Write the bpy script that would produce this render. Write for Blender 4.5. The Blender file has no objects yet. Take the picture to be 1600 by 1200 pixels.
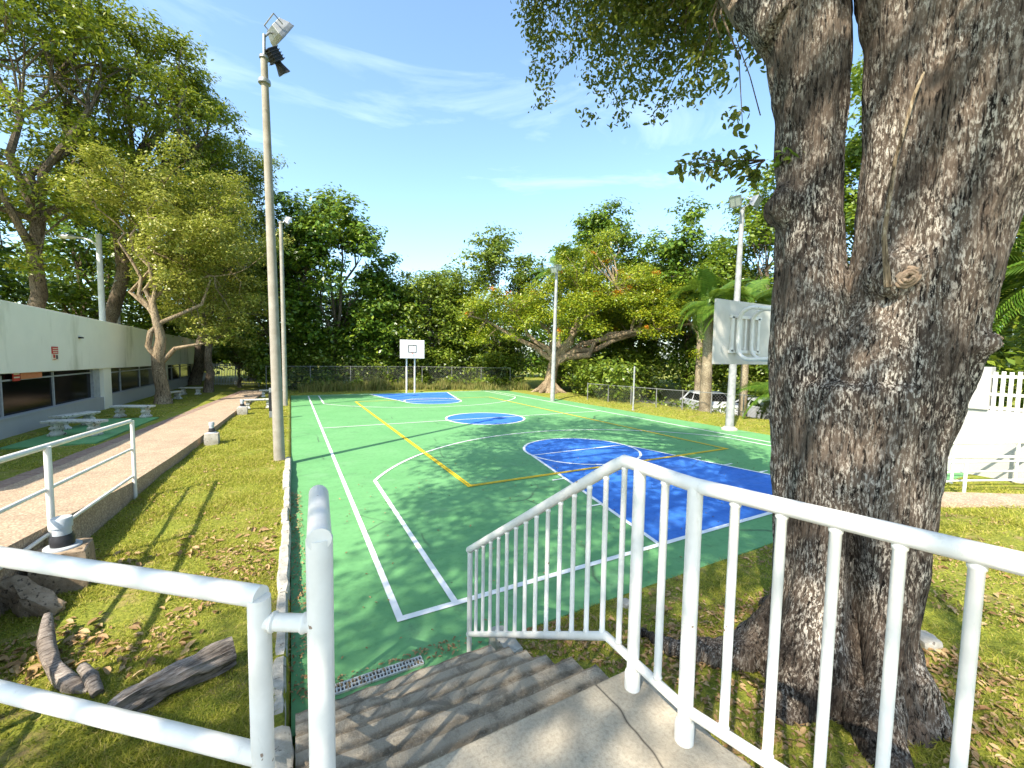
import bpy, bmesh, math, random
import numpy as np
from mathutils import Vector, Matrix, noise
R = math.radians
rng = np.random.default_rng(7)
random.seed(7)
scene = bpy.context.scene
COL = scene.collection

# ------------------------------------------------------------------ camera
CAM = np.array([-0.985, -4.257, 2.825])
PITCH, YAW, ROLL, FPX = -0.0648, 0.49584, 0.0162, 638.67
def cam_axes():
    f = np.array([math.sin(YAW)*math.cos(PITCH), math.cos(YAW)*math.cos(PITCH), math.sin(PITCH)])
    r = np.array([math.cos(YAW), -math.sin(YAW), 0.0]); u = np.cross(r, f)
    return r*math.cos(ROLL)+u*math.sin(ROLL), -r*math.sin(ROLL)+u*math.cos(ROLL), f
AX = cam_axes()
cam_data = bpy.data.cameras.new('camera'); cam = bpy.data.objects.new('camera', cam_data); COL.objects.link(cam)
cam_data.sensor_width = 36; cam_data.sensor_fit = 'HORIZONTAL'; cam_data.lens = 36*FPX/1600
cam_data.clip_start = 0.05; cam_data.clip_end = 2000
cam.matrix_world = Matrix(((AX[0][0], AX[1][0], -AX[2][0], CAM[0]), (AX[0][1], AX[1][1], -AX[2][1], CAM[1]),
                           (AX[0][2], AX[1][2], -AX[2][2], CAM[2]), (0, 0, 0, 1)))
scene.camera = cam

# ------------------------------------------------------------------ sky, sun, exposure
SUN_EL = R(47); SUN_AZ = math.atan2(-0.87, -0.50)       # azimuth of the sun measured from +Y towards +X
SUND = Vector((math.sin(SUN_AZ)*math.cos(SUN_EL), math.cos(SUN_AZ)*math.cos(SUN_EL), math.sin(SUN_EL)))
world = bpy.data.worlds.new('World'); scene.world = world; world.use_nodes = True
wn = world.node_tree; wn.nodes.clear()
def wnode(t, **k):
    n = wn.nodes.new(t)
    for a, b in k.items(): setattr(n, a, b)
    return n
sky = wnode('ShaderNodeTexSky', sky_type='NISHITA', sun_disc=False, sun_elevation=SUN_EL, sun_rotation=SUN_AZ,
            altitude=0, air_density=1.0, dust_density=1.3, ozone_density=1.2)
tc = wnode('ShaderNodeTexCoord'); mp = wnode('ShaderNodeMapping'); mp.inputs['Scale'].default_value = (1.0, 1.8, 5.5)
mp.inputs['Rotation'].default_value = (0.25, 0.1, 0.5)
nz = wnode('ShaderNodeTexNoise'); nz.inputs['Scale'].default_value = 1.7; nz.inputs['Detail'].default_value = 7; nz.inputs['Roughness'].default_value = 0.58
nz.inputs['Distortion'].default_value = 0.6
cr = wnode('ShaderNodeValToRGB'); cr.color_ramp.elements[0].position = 0.57; cr.color_ramp.elements[1].position = 0.95
cr.color_ramp.elements[0].color = (0, 0, 0, 1); cr.color_ramp.elements[1].color = (0.26, 0.26, 0.26, 1)
mx = wnode('ShaderNodeMix', data_type='RGBA'); mx.inputs[7].default_value = (9.0, 9.6, 10.5, 1)
bg = wnode('ShaderNodeBackground'); bg.inputs['Strength'].default_value = 0.15
wo = wnode('ShaderNodeOutputWorld')
L = wn.links.new
L(tc.outputs['Generated'], mp.inputs['Vector']); L(mp.outputs['Vector'], nz.inputs['Vector']); L(nz.outputs['Fac'], cr.inputs['Fac'])
L(cr.outputs['Color'], mx.inputs[0]); tint = wnode('ShaderNodeMix', data_type='RGBA', blend_type='MULTIPLY'); tint.inputs[0].default_value = 1.0; tint.inputs[7].default_value = (0.90, 1.0, 1.0, 1)
L(sky.outputs['Color'], tint.inputs[6]); L(tint.outputs[2], mx.inputs[6]); L(mx.outputs[2], bg.inputs['Color']); L(bg.outputs[0], wo.inputs[0])
sd = bpy.data.lights.new('sun', 'SUN'); sd.energy = 3.8; sd.angle = R(0.55); sd.color = (1.0, 0.91, 0.76)
sun = bpy.data.objects.new('sun', sd); COL.objects.link(sun)
sun.rotation_euler = SUND.to_track_quat('Z', 'Y').to_euler(); sun.location = (-20, -12, 30)
scene.view_settings.view_transform = 'Standard'; scene.view_settings.look = 'None'
scene.view_settings.gamma = 1; scene.view_settings.use_curve_mapping = False
scene.view_settings.exposure = 1.48
scene.render.engine = 'CYCLES'; scene.cycles.use_denoising = True
scene.cycles.max_bounces = 8; scene.cycles.transparent_max_bounces = 8; scene.cycles.diffuse_bounces = 4

# ------------------------------------------------------------------ materials
class NT:
    def __init__(s, name):
        s.m = bpy.data.materials.new(name); s.m.use_nodes = True; s.t = s.m.node_tree
        s.b = s.t.nodes['Principled BSDF']; s.out = s.t.nodes['Material Output']
    def n(s, typ, ins=None, **k):
        d = s.t.nodes.new('ShaderNode'+typ)
        for a, b in k.items(): setattr(d, a, b)
        for a, b in (ins or {}).items():
            if isinstance(b, bpy.types.NodeSocket): s.t.links.new(b, d.inputs[a])
            else: d.inputs[a].default_value = b
        return d
    def l(s, a, b): s.t.links.new(a, b)
    def coord(s, scale=(1, 1, 1), kind='Object'):
        c = s.n('TexCoord'); m = s.n('Mapping', {'Vector': c.outputs[kind], 'Scale': scale}); return m.outputs[0]
    def noise(s, v, scale, detail=4, rough=0.55, dist=0.0):
        return s.n('TexNoise', {'Vector': v, 'Scale': scale, 'Detail': detail, 'Roughness': rough, 'Distortion': dist}).outputs['Fac']
    def ramp(s, f, stops):
        r = s.n('ValToRGB', {'Fac': f}); e = r.color_ramp.elements
        while len(e) < len(stops): e.new(0.5)
        for q, (p, c) in zip(e, stops):
            q.position = p; q.color = (c, c, c, 1) if isinstance(c, (int, float)) else (*c, 1)
        return r.outputs['Color']
    def mix(s, f, a, b, blend='MIX'):
        d = s.n('Mix', data_type='RGBA', blend_type=blend)
        for i, v in ((0, f), (6, a), (7, b)):
            if isinstance(v, bpy.types.NodeSocket): s.t.links.new(v, d.inputs[i])
            elif i == 0: d.inputs[i].default_value = v
            else: d.inputs[i].default_value = (*v, 1) if len(v) == 3 else v
        return d.outputs[2]
    def bump(s, h, strength, dist=0.01):
        b = s.n('Bump', {'Height': h, 'Strength': strength, 'Distance': dist}); s.l(b.outputs[0], s.b.inputs['Normal']); return b
    def fin(s, color=None, rough=0.6, spec=0.4, metal=0.0):
        if color is not None:
            if isinstance(color, bpy.types.NodeSocket): s.l(color, s.b.inputs['Base Color'])
            else: s.b.inputs['Base Color'].default_value = (*color, 1)
        if isinstance(rough, bpy.types.NodeSocket): s.l(rough, s.b.inputs['Roughness'])
        else: s.b.inputs['Roughness'].default_value = rough
        s.b.inputs['Specular IOR Level'].default_value = spec; s.b.inputs['Metallic'].default_value = metal
        return s.m

def mottled(name, c1, c2, scale=6, rough=0.7, bump=0.2, bscale=60, spec=0.3, metal=0.0, speck=None, kind='Object', bdist=0.01):
    t = NT(name); v = t.coord(kind=kind)
    a = t.noise(v, scale, 5, 0.6); c = t.mix(t.ramp(a, [(0.32, 0.0), (0.7, 1.0)]), c1, c2)
    if speck:
        sp = t.ramp(t.noise(v, speck[1], 3, 0.6), [(speck[2], 0.0), (speck[2]+0.06, 1.0)])
        c = t.mix(sp, c, speck[0])
    if bump: t.bump(t.noise(v, bscale, 5, 0.65), bump, bdist)
    return t.fin(c, rough, spec, metal)

def leaf_mat(name, cols, trans=0.35, rough=0.38, spec=0.5):
    """per-leaf colour from the leaf's own random value; a thin translucent leaf"""
    t = NT(name); g = t.n('NewGeometry')
    n = len(cols); c = t.ramp(g.outputs['Random Per Island'], [(i/max(1, n-1), k) for i, k in enumerate(cols)])
    t.fin(c, rough, spec)
    tl = t.n('BsdfTranslucent', {'Color': t.mix(0.5, c, (0.25, 0.32, 0.03))})
    ms = t.n('MixShader', {0: trans, 1: t.b.outputs[0], 2: tl.outputs[0]}); t.l(ms.outputs[0], t.out.inputs[0])
    return t.m

M = {}
def m_rail():
    t = NT('white_rail_paint'); v = t.coord()
    c = t.mix(t.ramp(t.noise(v, 5, 5, 0.6), [(0.35, 0.0), (0.68, 1.0)]), (0.66, 0.635, 0.585), (0.79, 0.765, 0.715))
    c = t.mix(t.ramp(t.noise(t.coord((1, 1, 0.3)), 26, 6, 0.7), [(0.60, 0.0), (0.74, 0.45)]), c, (0.42, 0.38, 0.31))
    c = t.mix(t.ramp(t.noise(v, 17, 3, 0.55), [(0.735, 0.0), (0.75, 0.9)]), c, (0.20, 0.12, 0.07))
    t.bump(t.noise(v, 22, 4, 0.6), 0.25, 0.006)
    return t.fin(c, t.ramp(t.noise(v, 12, 4, 0.6), [(0.3, 0.32), (0.7, 0.55)]), 0.45)
M['white_paint'] = m_rail()
M['board_back'] = mottled('backboard_grey', (0.50, 0.475, 0.42), (0.60, 0.575, 0.52), 3, 0.6, 0.08, 30)
M['board_white'] = mottled('backboard_paint', (0.66, 0.66, 0.64), (0.78, 0.78, 0.77), 3, 0.5, 0.05, 30)
M['black'] = mottled('black_metal', (0.02, 0.02, 0.022), (0.04, 0.04, 0.045), 12, 0.45, 0.1)
M['grey_metal'] = mottled('grey_metal', (0.28, 0.29, 0.3), (0.4, 0.41, 0.42), 8, 0.45, 0.1, metal=0.6)
M['galv'] = mottled('galvanised_pole', (0.22, 0.225, 0.225), (0.38, 0.385, 0.38), 5, 0.5, 0.1, 30, speck=((0.13, 0.12, 0.11), 14, 0.66))
M['fence'] = mottled('fence_metal', (0.13, 0.135, 0.13), (0.22, 0.22, 0.21), 5, 0.6, 0.1)
M['pvc'] = mottled('grey_pvc', (0.36, 0.39, 0.42), (0.46, 0.49, 0.52), 6, 0.4, 0.05)
M['glass'] = NT('dark_window_glass').fin((0.004, 0.004, 0.005), 0.12, 0.15)
M['alu'] = mottled('window_frame_aluminium', (0.3, 0.31, 0.31), (0.42, 0.43, 0.43), 8, 0.45, 0.05)
M['lens'] = NT('lamp_lens').fin((0.34, 0.36, 0.33), 0.15, 0.5)
M['rust'] = mottled('rim_paint', (0.45, 0.09, 0.03), (0.3, 0.06, 0.03), 20, 0.6, 0.1)
M['concrete'] = mottled('weathered_concrete', (0.33, 0.30, 0.25), (0.48, 0.45, 0.39), 7, 0.9, 0.5, 70, 0.2, speck=((0.14, 0.12, 0.10), 17, 0.62))
M['bench'] = mottled('bench_concrete', (0.42, 0.41, 0.36), (0.6, 0.59, 0.53), 9, 0.9, 0.5, 60, 0.2, speck=((0.12, 0.12, 0.1), 13, 0.58))
M['kerb'] = mottled('kerb_stone', (0.30, 0.28, 0.235), (0.50, 0.475, 0.42), 9, 0.92, 0.7, 45, 0.2, speck=((0.16, 0.14, 0.12), 21, 0.62))
M['rubble'] = mottled('brown_rubble_concrete', (0.20, 0.145, 0.095), (0.40, 0.31, 0.22), 8, 0.95, 0.9, 40, 0.1, speck=((0.10, 0.075, 0.055), 22, 0.58))
M['dirt'] = mottled('soil', (0.06, 0.045, 0.03), (0.12, 0.09, 0.06), 9, 0.95, 0.6, 40, 0.1)
M['driftwood'] = None

def m_court(name, c1, c2, dirt):
    t = NT(name); v = t.coord()
    a = t.noise(v, 0.7, 5, 0.6); b = t.noise(v, 9, 5, 0.7); k = t.noise(v, 2.3, 8, 0.72, 0.4); st = t.noise(t.coord((0.5, 2.6, 1)), 1.6, 7, 0.7, 0.5)
    c = t.mix(t.ramp(a, [(0.3, 0.0), (0.72, 1.0)]), c1, c2)
    c = t.mix(t.ramp(b, [(0.52, 0.0), (0.75, 0.4)]), c, tuple(x*0.6 for x in c1))
    c = t.mix(t.ramp(st, [(0.52, 0.0), (0.70, 0.5)]), c, tuple(x*0.66+0.012 for x in c1))
    c = t.mix(t.ramp(t.noise(v, 1.1, 6, 0.65), [(0.56, 0.0), (0.72, 0.4)]), c, tuple(x*0.8+0.09 for x in c2))
    c = t.mix(t.ramp(k, [(0.58, 0.0), (0.70, 0.65)]), c, dirt)
    wv = t.n('Mix', {0: 0.22, 4: v, 5: t.n('TexNoise', {'Vector': v, 'Scale': 1.3, 'Detail': 4}).outputs['Color']}, data_type='VECTOR').outputs[1]
    cr_ = t.n('TexVoronoi', {'Vector': wv, 'Scale': 0.33}, feature='DISTANCE_TO_EDGE')
    gate = t.ramp(t.noise(v, 0.6, 3, 0.5), [(0.50, 0.0), (0.60, 0.75)])
    c = t.mix(t.mix(1.0, t.ramp(cr_.outputs['Distance'], [(0.0015, 1.0), (0.006, 0.0)]), gate, 'MULTIPLY'), c, (0.035, 0.05, 0.035))
    sp = t.n('TexVoronoi', {'Vector': v, 'Scale': 2.6, 'Randomness': 1.0})
    c = t.mix(t.ramp(sp.outputs['Distance'], [(0.028, 0.7), (0.05, 0.0)]), c, (0.05, 0.055, 0.04))
    t.bump(t.noise(v, 55, 4, 0.7), 0.25, 0.006)
    return t.fin(c, t.ramp(b, [(0.3, 0.55), (0.7, 0.8)]), 0.35)
M['court_green'] = m_court('court_green_paint', (0.105, 0.285, 0.105), (0.14, 0.34, 0.135), (0.07, 0.145, 0.075))
M['court_blue'] = m_court('court_blue_paint', (0.028, 0.14, 0.49), (0.045, 0.18, 0.58), (0.03, 0.08, 0.22))
M['line_white'] = mottled('line_white_paint', (0.72, 0.72, 0.70), (0.84, 0.84, 0.82), 3.5, 0.7, 0.1, 60, speck=((0.32, 0.36, 0.31), 30, 0.70))
M['line_yellow'] = mottled('line_yellow_paint', (0.66, 0.42, 0.008), (0.75, 0.52, 0.015), 3, 0.7, 0.1, 60, speck=((0.25, 0.3, 0.05), 30, 0.7))

def m_lawn():
    t = NT('lawn'); v = t.coord()
    a = t.noise(v, 0.8, 5, 0.6); b = t.noise(v, 26, 6, 0.7); d = t.noise(v, 3.3, 6, 0.65)
    c = t.mix(t.ramp(a, [(0.35, 0.0), (0.7, 1.0)]), (0.24, 0.27, 0.035), (0.34, 0.32, 0.06))
    c = t.mix(t.ramp(b, [(0.35, 0.0), (0.65, 1.0)]), c, (0.10, 0.125, 0.02))
    c = t.mix(t.ramp(d, [(0.54, 0.0), (0.68, 0.8)]), c, (0.34, 0.24, 0.115))
    t.bump(b, 0.8, 0.03)
    return t.fin(c, 0.95, 0.1)
M['lawn'] = m_lawn()
def m_pebble():
    t = NT('pebble_walk'); v = t.coord()
    w = t.n('TexVoronoi', {'Vector': v, 'Scale': 42.0}); a = t.noise(v, 2.2, 5, 0.6)
    c = t.mix(t.ramp(w.outputs['Color'], [(0.1, 0.0), (0.9, 1.0)]), (0.38, 0.27, 0.175), (0.62, 0.49, 0.35))
    c = t.mix(t.ramp(a, [(0.4, 0.0), (0.75, 0.5)]), c, (0.22, 0.165, 0.12))
    c = t.mix(t.ramp(w.outputs['Distance'], [(0.25, 0.0), (0.7, 0.6)]), c, (0.16, 0.12, 0.09))
    t.bump(w.outputs['Distance'], 0.6, -0.006)
    return t.fin(c, 0.85, 0.2)
M['pebble'] = m_pebble()
def m_steps():
    t = NT('worn_step_concrete'); v = t.coord()
    a = t.noise(v, 4.5, 6, 0.65); b = t.noise(v, 38, 6, 0.75); k = t.noise(v, 11, 4, 0.6)
    c = t.mix(t.ramp(a, [(0.3, 0.0), (0.7, 1.0)]), (0.23, 0.18, 0.125), (0.34, 0.28, 0.205))
    c = t.mix(t.ramp(b, [(0.5, 0.0), (0.72, 0.8)]), c, (0.38, 0.335, 0.27))
    c = t.mix(t.ramp(k, [(0.56, 0.0), (0.68, 0.7)]), c, (0.085, 0.07, 0.055))
    # worn pale nosing of every tread (tread pitch 0.2833 m from y = -2.66)
    sep = t.n('SeparateXYZ', {0: v}); yy = t.n('Math', {0: sep.outputs[1], 1: t.n('Math', {0: t.noise(v, 9, 4, 0.6), 1: 0.022}, operation='MULTIPLY').outputs[0]}, operation='ADD')
    fr = t.n('Math', {0: t.n('Math', {0: t.n('Math', {0: yy.outputs[0], 1: 2.685-0.0}, operation='ADD').outputs[0], 1: 0.28333}, operation='DIVIDE').outputs[0]}, operation='FRACT').outputs[0]
    c = t.mix(t.ramp(fr, [(0.70, 0.0), (0.80, 0.75), (0.97, 0.75)]), c, (0.50, 0.44, 0.35))
    c = t.mix(t.ramp(t.noise(v, 90, 3, 0.7), [(0.60, 0.0), (0.66, 0.7)]), c, (0.48, 0.44, 0.37))
    c = t.mix(t.ramp(t.noise(v, 5.5, 7, 0.75, 0.8), [(0.50, 0.0), (0.62, 0.55)]), c, (0.115, 0.10, 0.08))
    t.bump(b, 1.0, 0.02)
    return t.fin(c, 0.95, 0.15)
M['steps'] = m_steps()
def m_wall(name, base, stain):
    t = NT(name); v = t.coord((0.35, 0.35, 0.10)); v2 = t.coord()
    a = t.noise(v, 2.2, 6, 0.6); b = t.noise(v2, 1.3, 5, 0.6)
    c = t.mix(t.ramp(b, [(0.35, 0.0), (0.7, 0.35)]), base, tuple(x*0.86 for x in base))
    c = t.mix(t.ramp(a, [(0.58, 0.0), (0.74, 0.6)]), c, stain)
    t.bump(t.noise(v2, 40, 4, 0.6), 0.1, 0.01)
    return t.fin(c, 0.85, 0.2)
M['wall'] = m_wall('painted_wall', (0.86, 0.80, 0.65), (0.40, 0.37, 0.22))
M['wall_white'] = m_wall('white_wall', (0.42, 0.41, 0.39), (0.34, 0.33, 0.30))
M['pole'] = mottled('concrete_pole', (0.25, 0.225, 0.185), (0.35, 0.32, 0.275), 4, 0.8, 0.2, 60, 0.25, speck=((0.25, 0.22, 0.17), 12, 0.66))

def m_bark(name, dark, mid, light, scale=1.0, lichen=0.62, zs=0.13):
    t = NT(name); v = t.coord((1, 1, zs)); v2 = t.coord((1, 1, 0.30))
    big = t.noise(t.coord(), 1.1*scale, 5, 0.6); rid = t.noise(v, 40*scale, 6, 0.7, 0.8)
    sp = t.noise(v2, 62*scale, 5, 0.75, 0.3)
    c = t.mix(t.ramp(big, [(0.36, 0.0), (0.62, 1.0)]), dark, mid)
    c = t.mix(t.ramp(rid, [(0.40, 1.0), (0.52, 0.0)]), c, tuple(x*0.2 for x in dark))
    pat = t.mix(1.0, t.ramp(sp, [(lichen-0.1, 0.0), (lichen, 1.0)]), t.ramp(t.noise(t.coord(), 1.9*scale, 4, 0.6), [(0.40, 0.12), (0.60, 1.0)]), 'MULTIPLY')
    c = t.mix(pat, c, light)
    t.bump(t.mix(0.4, rid, sp), 1.0, 0.035/scale)
    return t.fin(c, 0.95, 0.12)
M['bark_big'] = m_bark('big_tree_bark', (0.042, 0.032, 0.026), (0.16, 0.12, 0.09), (0.60, 0.54, 0.46), 1.0, 0.60)
M['bark'] = m_bark('tree_bark', (0.09, 0.07, 0.05), (0.22, 0.17, 0.12), (0.36, 0.31, 0.24), 0.7)
M['bark_pale'] = m_bark('pale_bark', (0.18, 0.13, 0.08), (0.36, 0.27, 0.17), (0.5, 0.42, 0.3), 0.7)
def m_wood():
    t = NT('dead_wood'); c0 = t.n('TexCoord'); r = t.n('Mapping', {'Vector': c0.outputs['Object'], 'Rotation': (0, R(4), R(-24))})
    v = t.n('Mapping', {'Vector': r.outputs[0], 'Scale': (0.07, 1, 1)}).outputs[0]; v3 = t.n('Mapping', {'Vector': r.outputs[0], 'Scale': (0.25, 1, 1)}).outputs[0]
    g1 = t.noise(v, 55, 6, 0.7, 0.3); g2 = t.noise(v3, 22, 6, 0.7, 0.4); big_ = t.noise(c0.outputs['Object'], 4, 5, 0.6)
    c = t.mix(t.ramp(big_, [(0.35, 0.0), (0.65, 1.0)]), (0.20, 0.165, 0.14), (0.40, 0.35, 0.31))
    c = t.mix(t.ramp(g1, [(0.36, 0.9), (0.52, 0.0)]), c, (0.055, 0.042, 0.034))
    c = t.mix(t.ramp(g2, [(0.55, 0.0), (0.68, 0.7)]), c, (0.58, 0.53, 0.48))
    t.bump(t.mix(0.4, g1, g2), 1.0, 0.03)
    return t.fin(c, 0.95, 0.1)
M['driftwood'] = m_wood()
M['palm_bark'] = m_bark('palm_bark', (0.18, 0.14, 0.09), (0.36, 0.29, 0.19), (0.5, 0.44, 0.32), 0.8, 0.6, 1.4)

M['leaf_big'] = leaf_mat('big_tree_leaf', [(0.06, 0.085, 0.014), (0.10, 0.13, 0.018), (0.15, 0.17, 0.024), (0.20, 0.19, 0.03)], 0.45)
M['leaf_tall'] = leaf_mat('tall_tree_leaf', [(0.071, 0.113, 0.009), (0.144, 0.197, 0.014), (0.227, 0.262, 0.018), (0.328, 0.328, 0.025)])
M['leaf_pale'] = leaf_mat('pale_tree_leaf', [(0.146, 0.176, 0.025), (0.245, 0.26, 0.034), (0.327, 0.327, 0.052), (0.44, 0.402, 0.081)])
M['leaf_dark'] = leaf_mat('broad_dark_leaf', [(0.04, 0.09, 0.011), (0.081, 0.161, 0.016), (0.138, 0.232, 0.021), (0.23, 0.302, 0.025)], 0.3, 0.35, 0.5)
M['leaf_mid'] = leaf_mat('mid_green_leaf', [(0.058, 0.103, 0.013), (0.107, 0.172, 0.018), (0.174, 0.24, 0.022), (0.251, 0.292, 0.033)])
M['leaf_bright'] = leaf_mat('bright_green_leaf', [(0.071, 0.131, 0.012), (0.129, 0.21, 0.016), (0.187, 0.263, 0.02), (0.23, 0.289, 0.03)])
M['leaf_flame'] = leaf_mat('flame_tree_leaf', [(0.10, 0.16, 0.01), (0.18, 0.25, 0.012), (0.28, 0.33, 0.014), (0.42, 0.40, 0.018)])
M['flower'] = leaf_mat('flame_flower', [(0.55, 0.10, 0.01), (0.68, 0.19, 0.015), (0.62, 0.30, 0.02), (0.60, 0.07, 0.012)], 0.3)
M['leaf_palm'] = leaf_mat('palm_leaf', [(0.042, 0.105, 0.012), (0.084, 0.168, 0.018), (0.154, 0.238, 0.03)], 0.3, 0.35, 0.5)
M['leaf_dry'] = leaf_mat('dry_leaf', [(0.20, 0.115, 0.045), (0.34, 0.21, 0.09), (0.46, 0.33, 0.17), (0.26, 0.13, 0.05)], 0.15, 0.7)
M['leaf_straw'] = leaf_mat('dry_weeds', [(0.10, 0.13, 0.02), (0.2, 0.2, 0.04), (0.32, 0.27, 0.09), (0.13, 0.17, 0.03)], 0.3, 0.7)
M['grass'] = leaf_mat('grass_blade', [(0.21, 0.24, 0.03), (0.33, 0.345, 0.042), (0.43, 0.41, 0.065), (0.50, 0.41, 0.14)], 0.4, 0.6, 0.2)

# ------------------------------------------------------------------ mesh helpers
ORG = {}
def new_obj(name, me, parent=None, mat=None):
    o = bpy.data.objects.new(name, me); COL.objects.link(o)
    if mat is not None and me is not None: me.materials.append(mat)
    if parent is not None: o.parent = parent
    return o
def thing(name, label, cat, loc=(0, 0, 0), group=None):
    o = bpy.data.objects.new(name, None); COL.objects.link(o); o.location = loc; o.empty_display_size = 0.2
    o['label'] = label; o['category'] = cat
    if group: o['group'] = group
    ORG[o.name] = Vector(loc)
    return o
def tag(o, label, cat, group=None):
    o['label'] = label; o['category'] = cat
    if group: o['group'] = group
    return o

class MB:
    def __init__(s): s.v = []; s.f = []
    def add(s, vs, fs):
        k = len(s.v); s.v += [tuple(p) for p in vs]; s.f += [tuple(i+k for i in q) for q in fs]; return s
    def box(s, c, d, rz=0.0, rot=None):
        m = rot if rot is not None else Matrix.Rotation(rz, 3, 'Z'); c = Vector(c); h = Vector(d)/2
        vs = [c+m@Vector((a*h.x, b*h.y, e*h.z)) for a in (-1, 1) for b in (-1, 1) for e in (-1, 1)]
        return s.add(vs, [(0, 1, 3, 2), (4, 6, 7, 5), (0, 4, 5, 1), (2, 3, 7, 6), (0, 2, 6, 4), (1, 5, 7, 3)])
    def tube(s, path, rad, seg=10, cap=True, jit=0.0, ell=1.0):
        P = [Vector(p) for p in path]; n = len(P)
        rad = [rad]*n if isinstance(rad, (int, float)) else rad
        prev = None; rings = []
        for i, p in enumerate(P):
            a = P[max(0, i-1)]; b = P[min(n-1, i+1)]; t = (b-a).normalized()
            if prev is None:
                ref = Vector((0, 0, 1)) if abs(t.z) < 0.9 else Vector((1, 0, 0)); x = t.cross(ref).normalized()
            else:
                x = (prev-t*prev.dot(t)); x = x.normalized() if x.length > 1e-6 else t.orthogonal().normalized()
            prev = x; y = t.cross(x)
            k = 1.0
            if 0 < i < n-1:
                d1 = (p-a).normalized(); d2 = (b-p).normalized(); k = 1/max(0.5, math.sqrt(max(0.0, (1+d1.dot(d2))/2)))
                k = min(k, 1.15)
            rings.append([p+(x*math.cos(j*2*math.pi/seg)+y*math.sin(j*2*math.pi/seg)*ell)*rad[i]*k*(1+(random.random()-0.5)*jit) for j in range(seg)])
        vs = [q for r in rings for q in r]; fs = []
        for i in range(n-1):
            for j in range(seg):
                fs.append((i*seg+j, i*seg+(j+1) % seg, (i+1)*seg+(j+1) % seg, (i+1)*seg+j))
        if cap: fs += [tuple(range(seg-1, -1, -1)), tuple((n-1)*seg+j for j in range(seg))]
        return s.add(vs, fs)
    def lathe(s, c, prof, seg=20):
        c = Vector(c); vs = []; fs = []; n = len(prof)
        for r, z in prof:
            for j in range(seg):
                a = j*2*math.pi/seg; vs.append(c+Vector((r*math.cos(a), r*math.sin(a), z)))
        for i in range(n-1):
            for j in range(seg): fs.append((i*seg+j, i*seg+(j+1) % seg, (i+1)*seg+(j+1) % seg, (i+1)*seg+j))
        fs += [tuple(range(seg-1, -1, -1)), tuple((n-1)*seg+j for j in range(seg))]
        return s.add(vs, fs)
    def prism(s, poly, z0, z1):
        n = len(poly); vs = [(x, y, z0) for x, y in poly]+[(x, y, z1) for x, y in poly]
        return s.add(vs, [tuple(range(n-1, -1, -1)), tuple(range(n, 2*n))]+[(i, (i+1) % n, n+(i+1) % n, n+i) for i in range(n)])
    def sheet(s, poly, z): return s.add([(x, y, z) for x, y in poly], [tuple(range(len(poly)))])
    def mesh(s, name, org=Vector((0, 0, 0)), smooth=False, sharp=40):
        me = bpy.data.meshes.new(name); me.from_pydata([tuple(Vector(p)-org) for p in s.v], [], s.f); me.update()
        if smooth:
            me.polygons.foreach_set('use_smooth', [True]*len(me.polygons)); me.set_sharp_from_angle(angle=R(sharp))
        return me
    def build(s, name, mat, parent=None, smooth=False, bevel=0.0, sharp=40):
        org = Vector((0, 0, 0)); q = parent
        while q is not None: org = org+ORG.get(q.name, Vector((0, 0, 0))); q = q.parent
        o = new_obj(name, s.mesh(name, org, smooth, sharp), parent, M[mat] if isinstance(mat, str) else mat)
        if bevel:
            b = o.modifiers.new('bevel', 'BEVEL'); b.width = bevel; b.segments = 2; b.limit_method = 'ANGLE'
        return o
def struct(o): o['kind'] = 'structure'; return o
def stuff(o): o['kind'] = 'stuff'; return o
def label(o, t): o['label'] = t; return o
def np_mesh(name, V, quads=None, tris=None):
    me = bpy.data.meshes.new(name); me.vertices.add(len(V)); me.vertices.foreach_set('co', V.astype(np.float32).ravel())
    F = quads if quads is not None else tris; k = F.shape[1]
    me.loops.add(F.size); me.loops.foreach_set('vertex_index', F.astype(np.int32).ravel())
    me.polygons.add(len(F)); me.polygons.foreach_set('loop_start', np.arange(0, F.size, k, dtype=np.int32))
    me.update(calc_edges=True); return me
def unit(a): return a/np.maximum(1e-9, np.linalg.norm(a, axis=-1, keepdims=True))
def rand_dir(n): return unit(rng.normal(size=(n, 3)))
def leaf_mesh(name, C, N, size, aspect=0.5, fold=0.18, fine=False, droop=None):
    n = len(C); N = unit(N); T = rand_dir(n)
    if droop is not None: T = unit(T*0.7+np.array([0, 0, -droop]))
    T = unit(T-N*np.sum(T*N, 1, keepdims=True)); B = np.cross(N, T); s = size[:, None]; w = s*aspect
    if not fine:
        V = np.stack([C-T*s*0.5, C+B*w*0.5+N*w*fold-T*s*0.06, C+T*s*0.5, C-B*w*0.5+N*w*fold-T*s*0.06], 1).reshape(-1, 3)
        return np_mesh(name, V, np.arange(4*n).reshape(n, 4))
    V = np.stack([C-T*s*0.5, C+B*w*0.42+N*w*fold-T*s*0.22, C+B*w*0.42+N*w*fold+T*s*0.16, C+T*s*0.5-N*w*0.15,
                  C-B*w*0.42+N*w*fold+T*s*0.16, C-B*w*0.42+N*w*fold-T*s*0.22], 1).reshape(-1, 3)
    k = np.arange(n)[:, None]*6
    return np_mesh(name, V, np.concatenate([k+np.array([[0, 1, 2, 3]]), k+np.array([[0, 3, 4, 5]])]))
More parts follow.
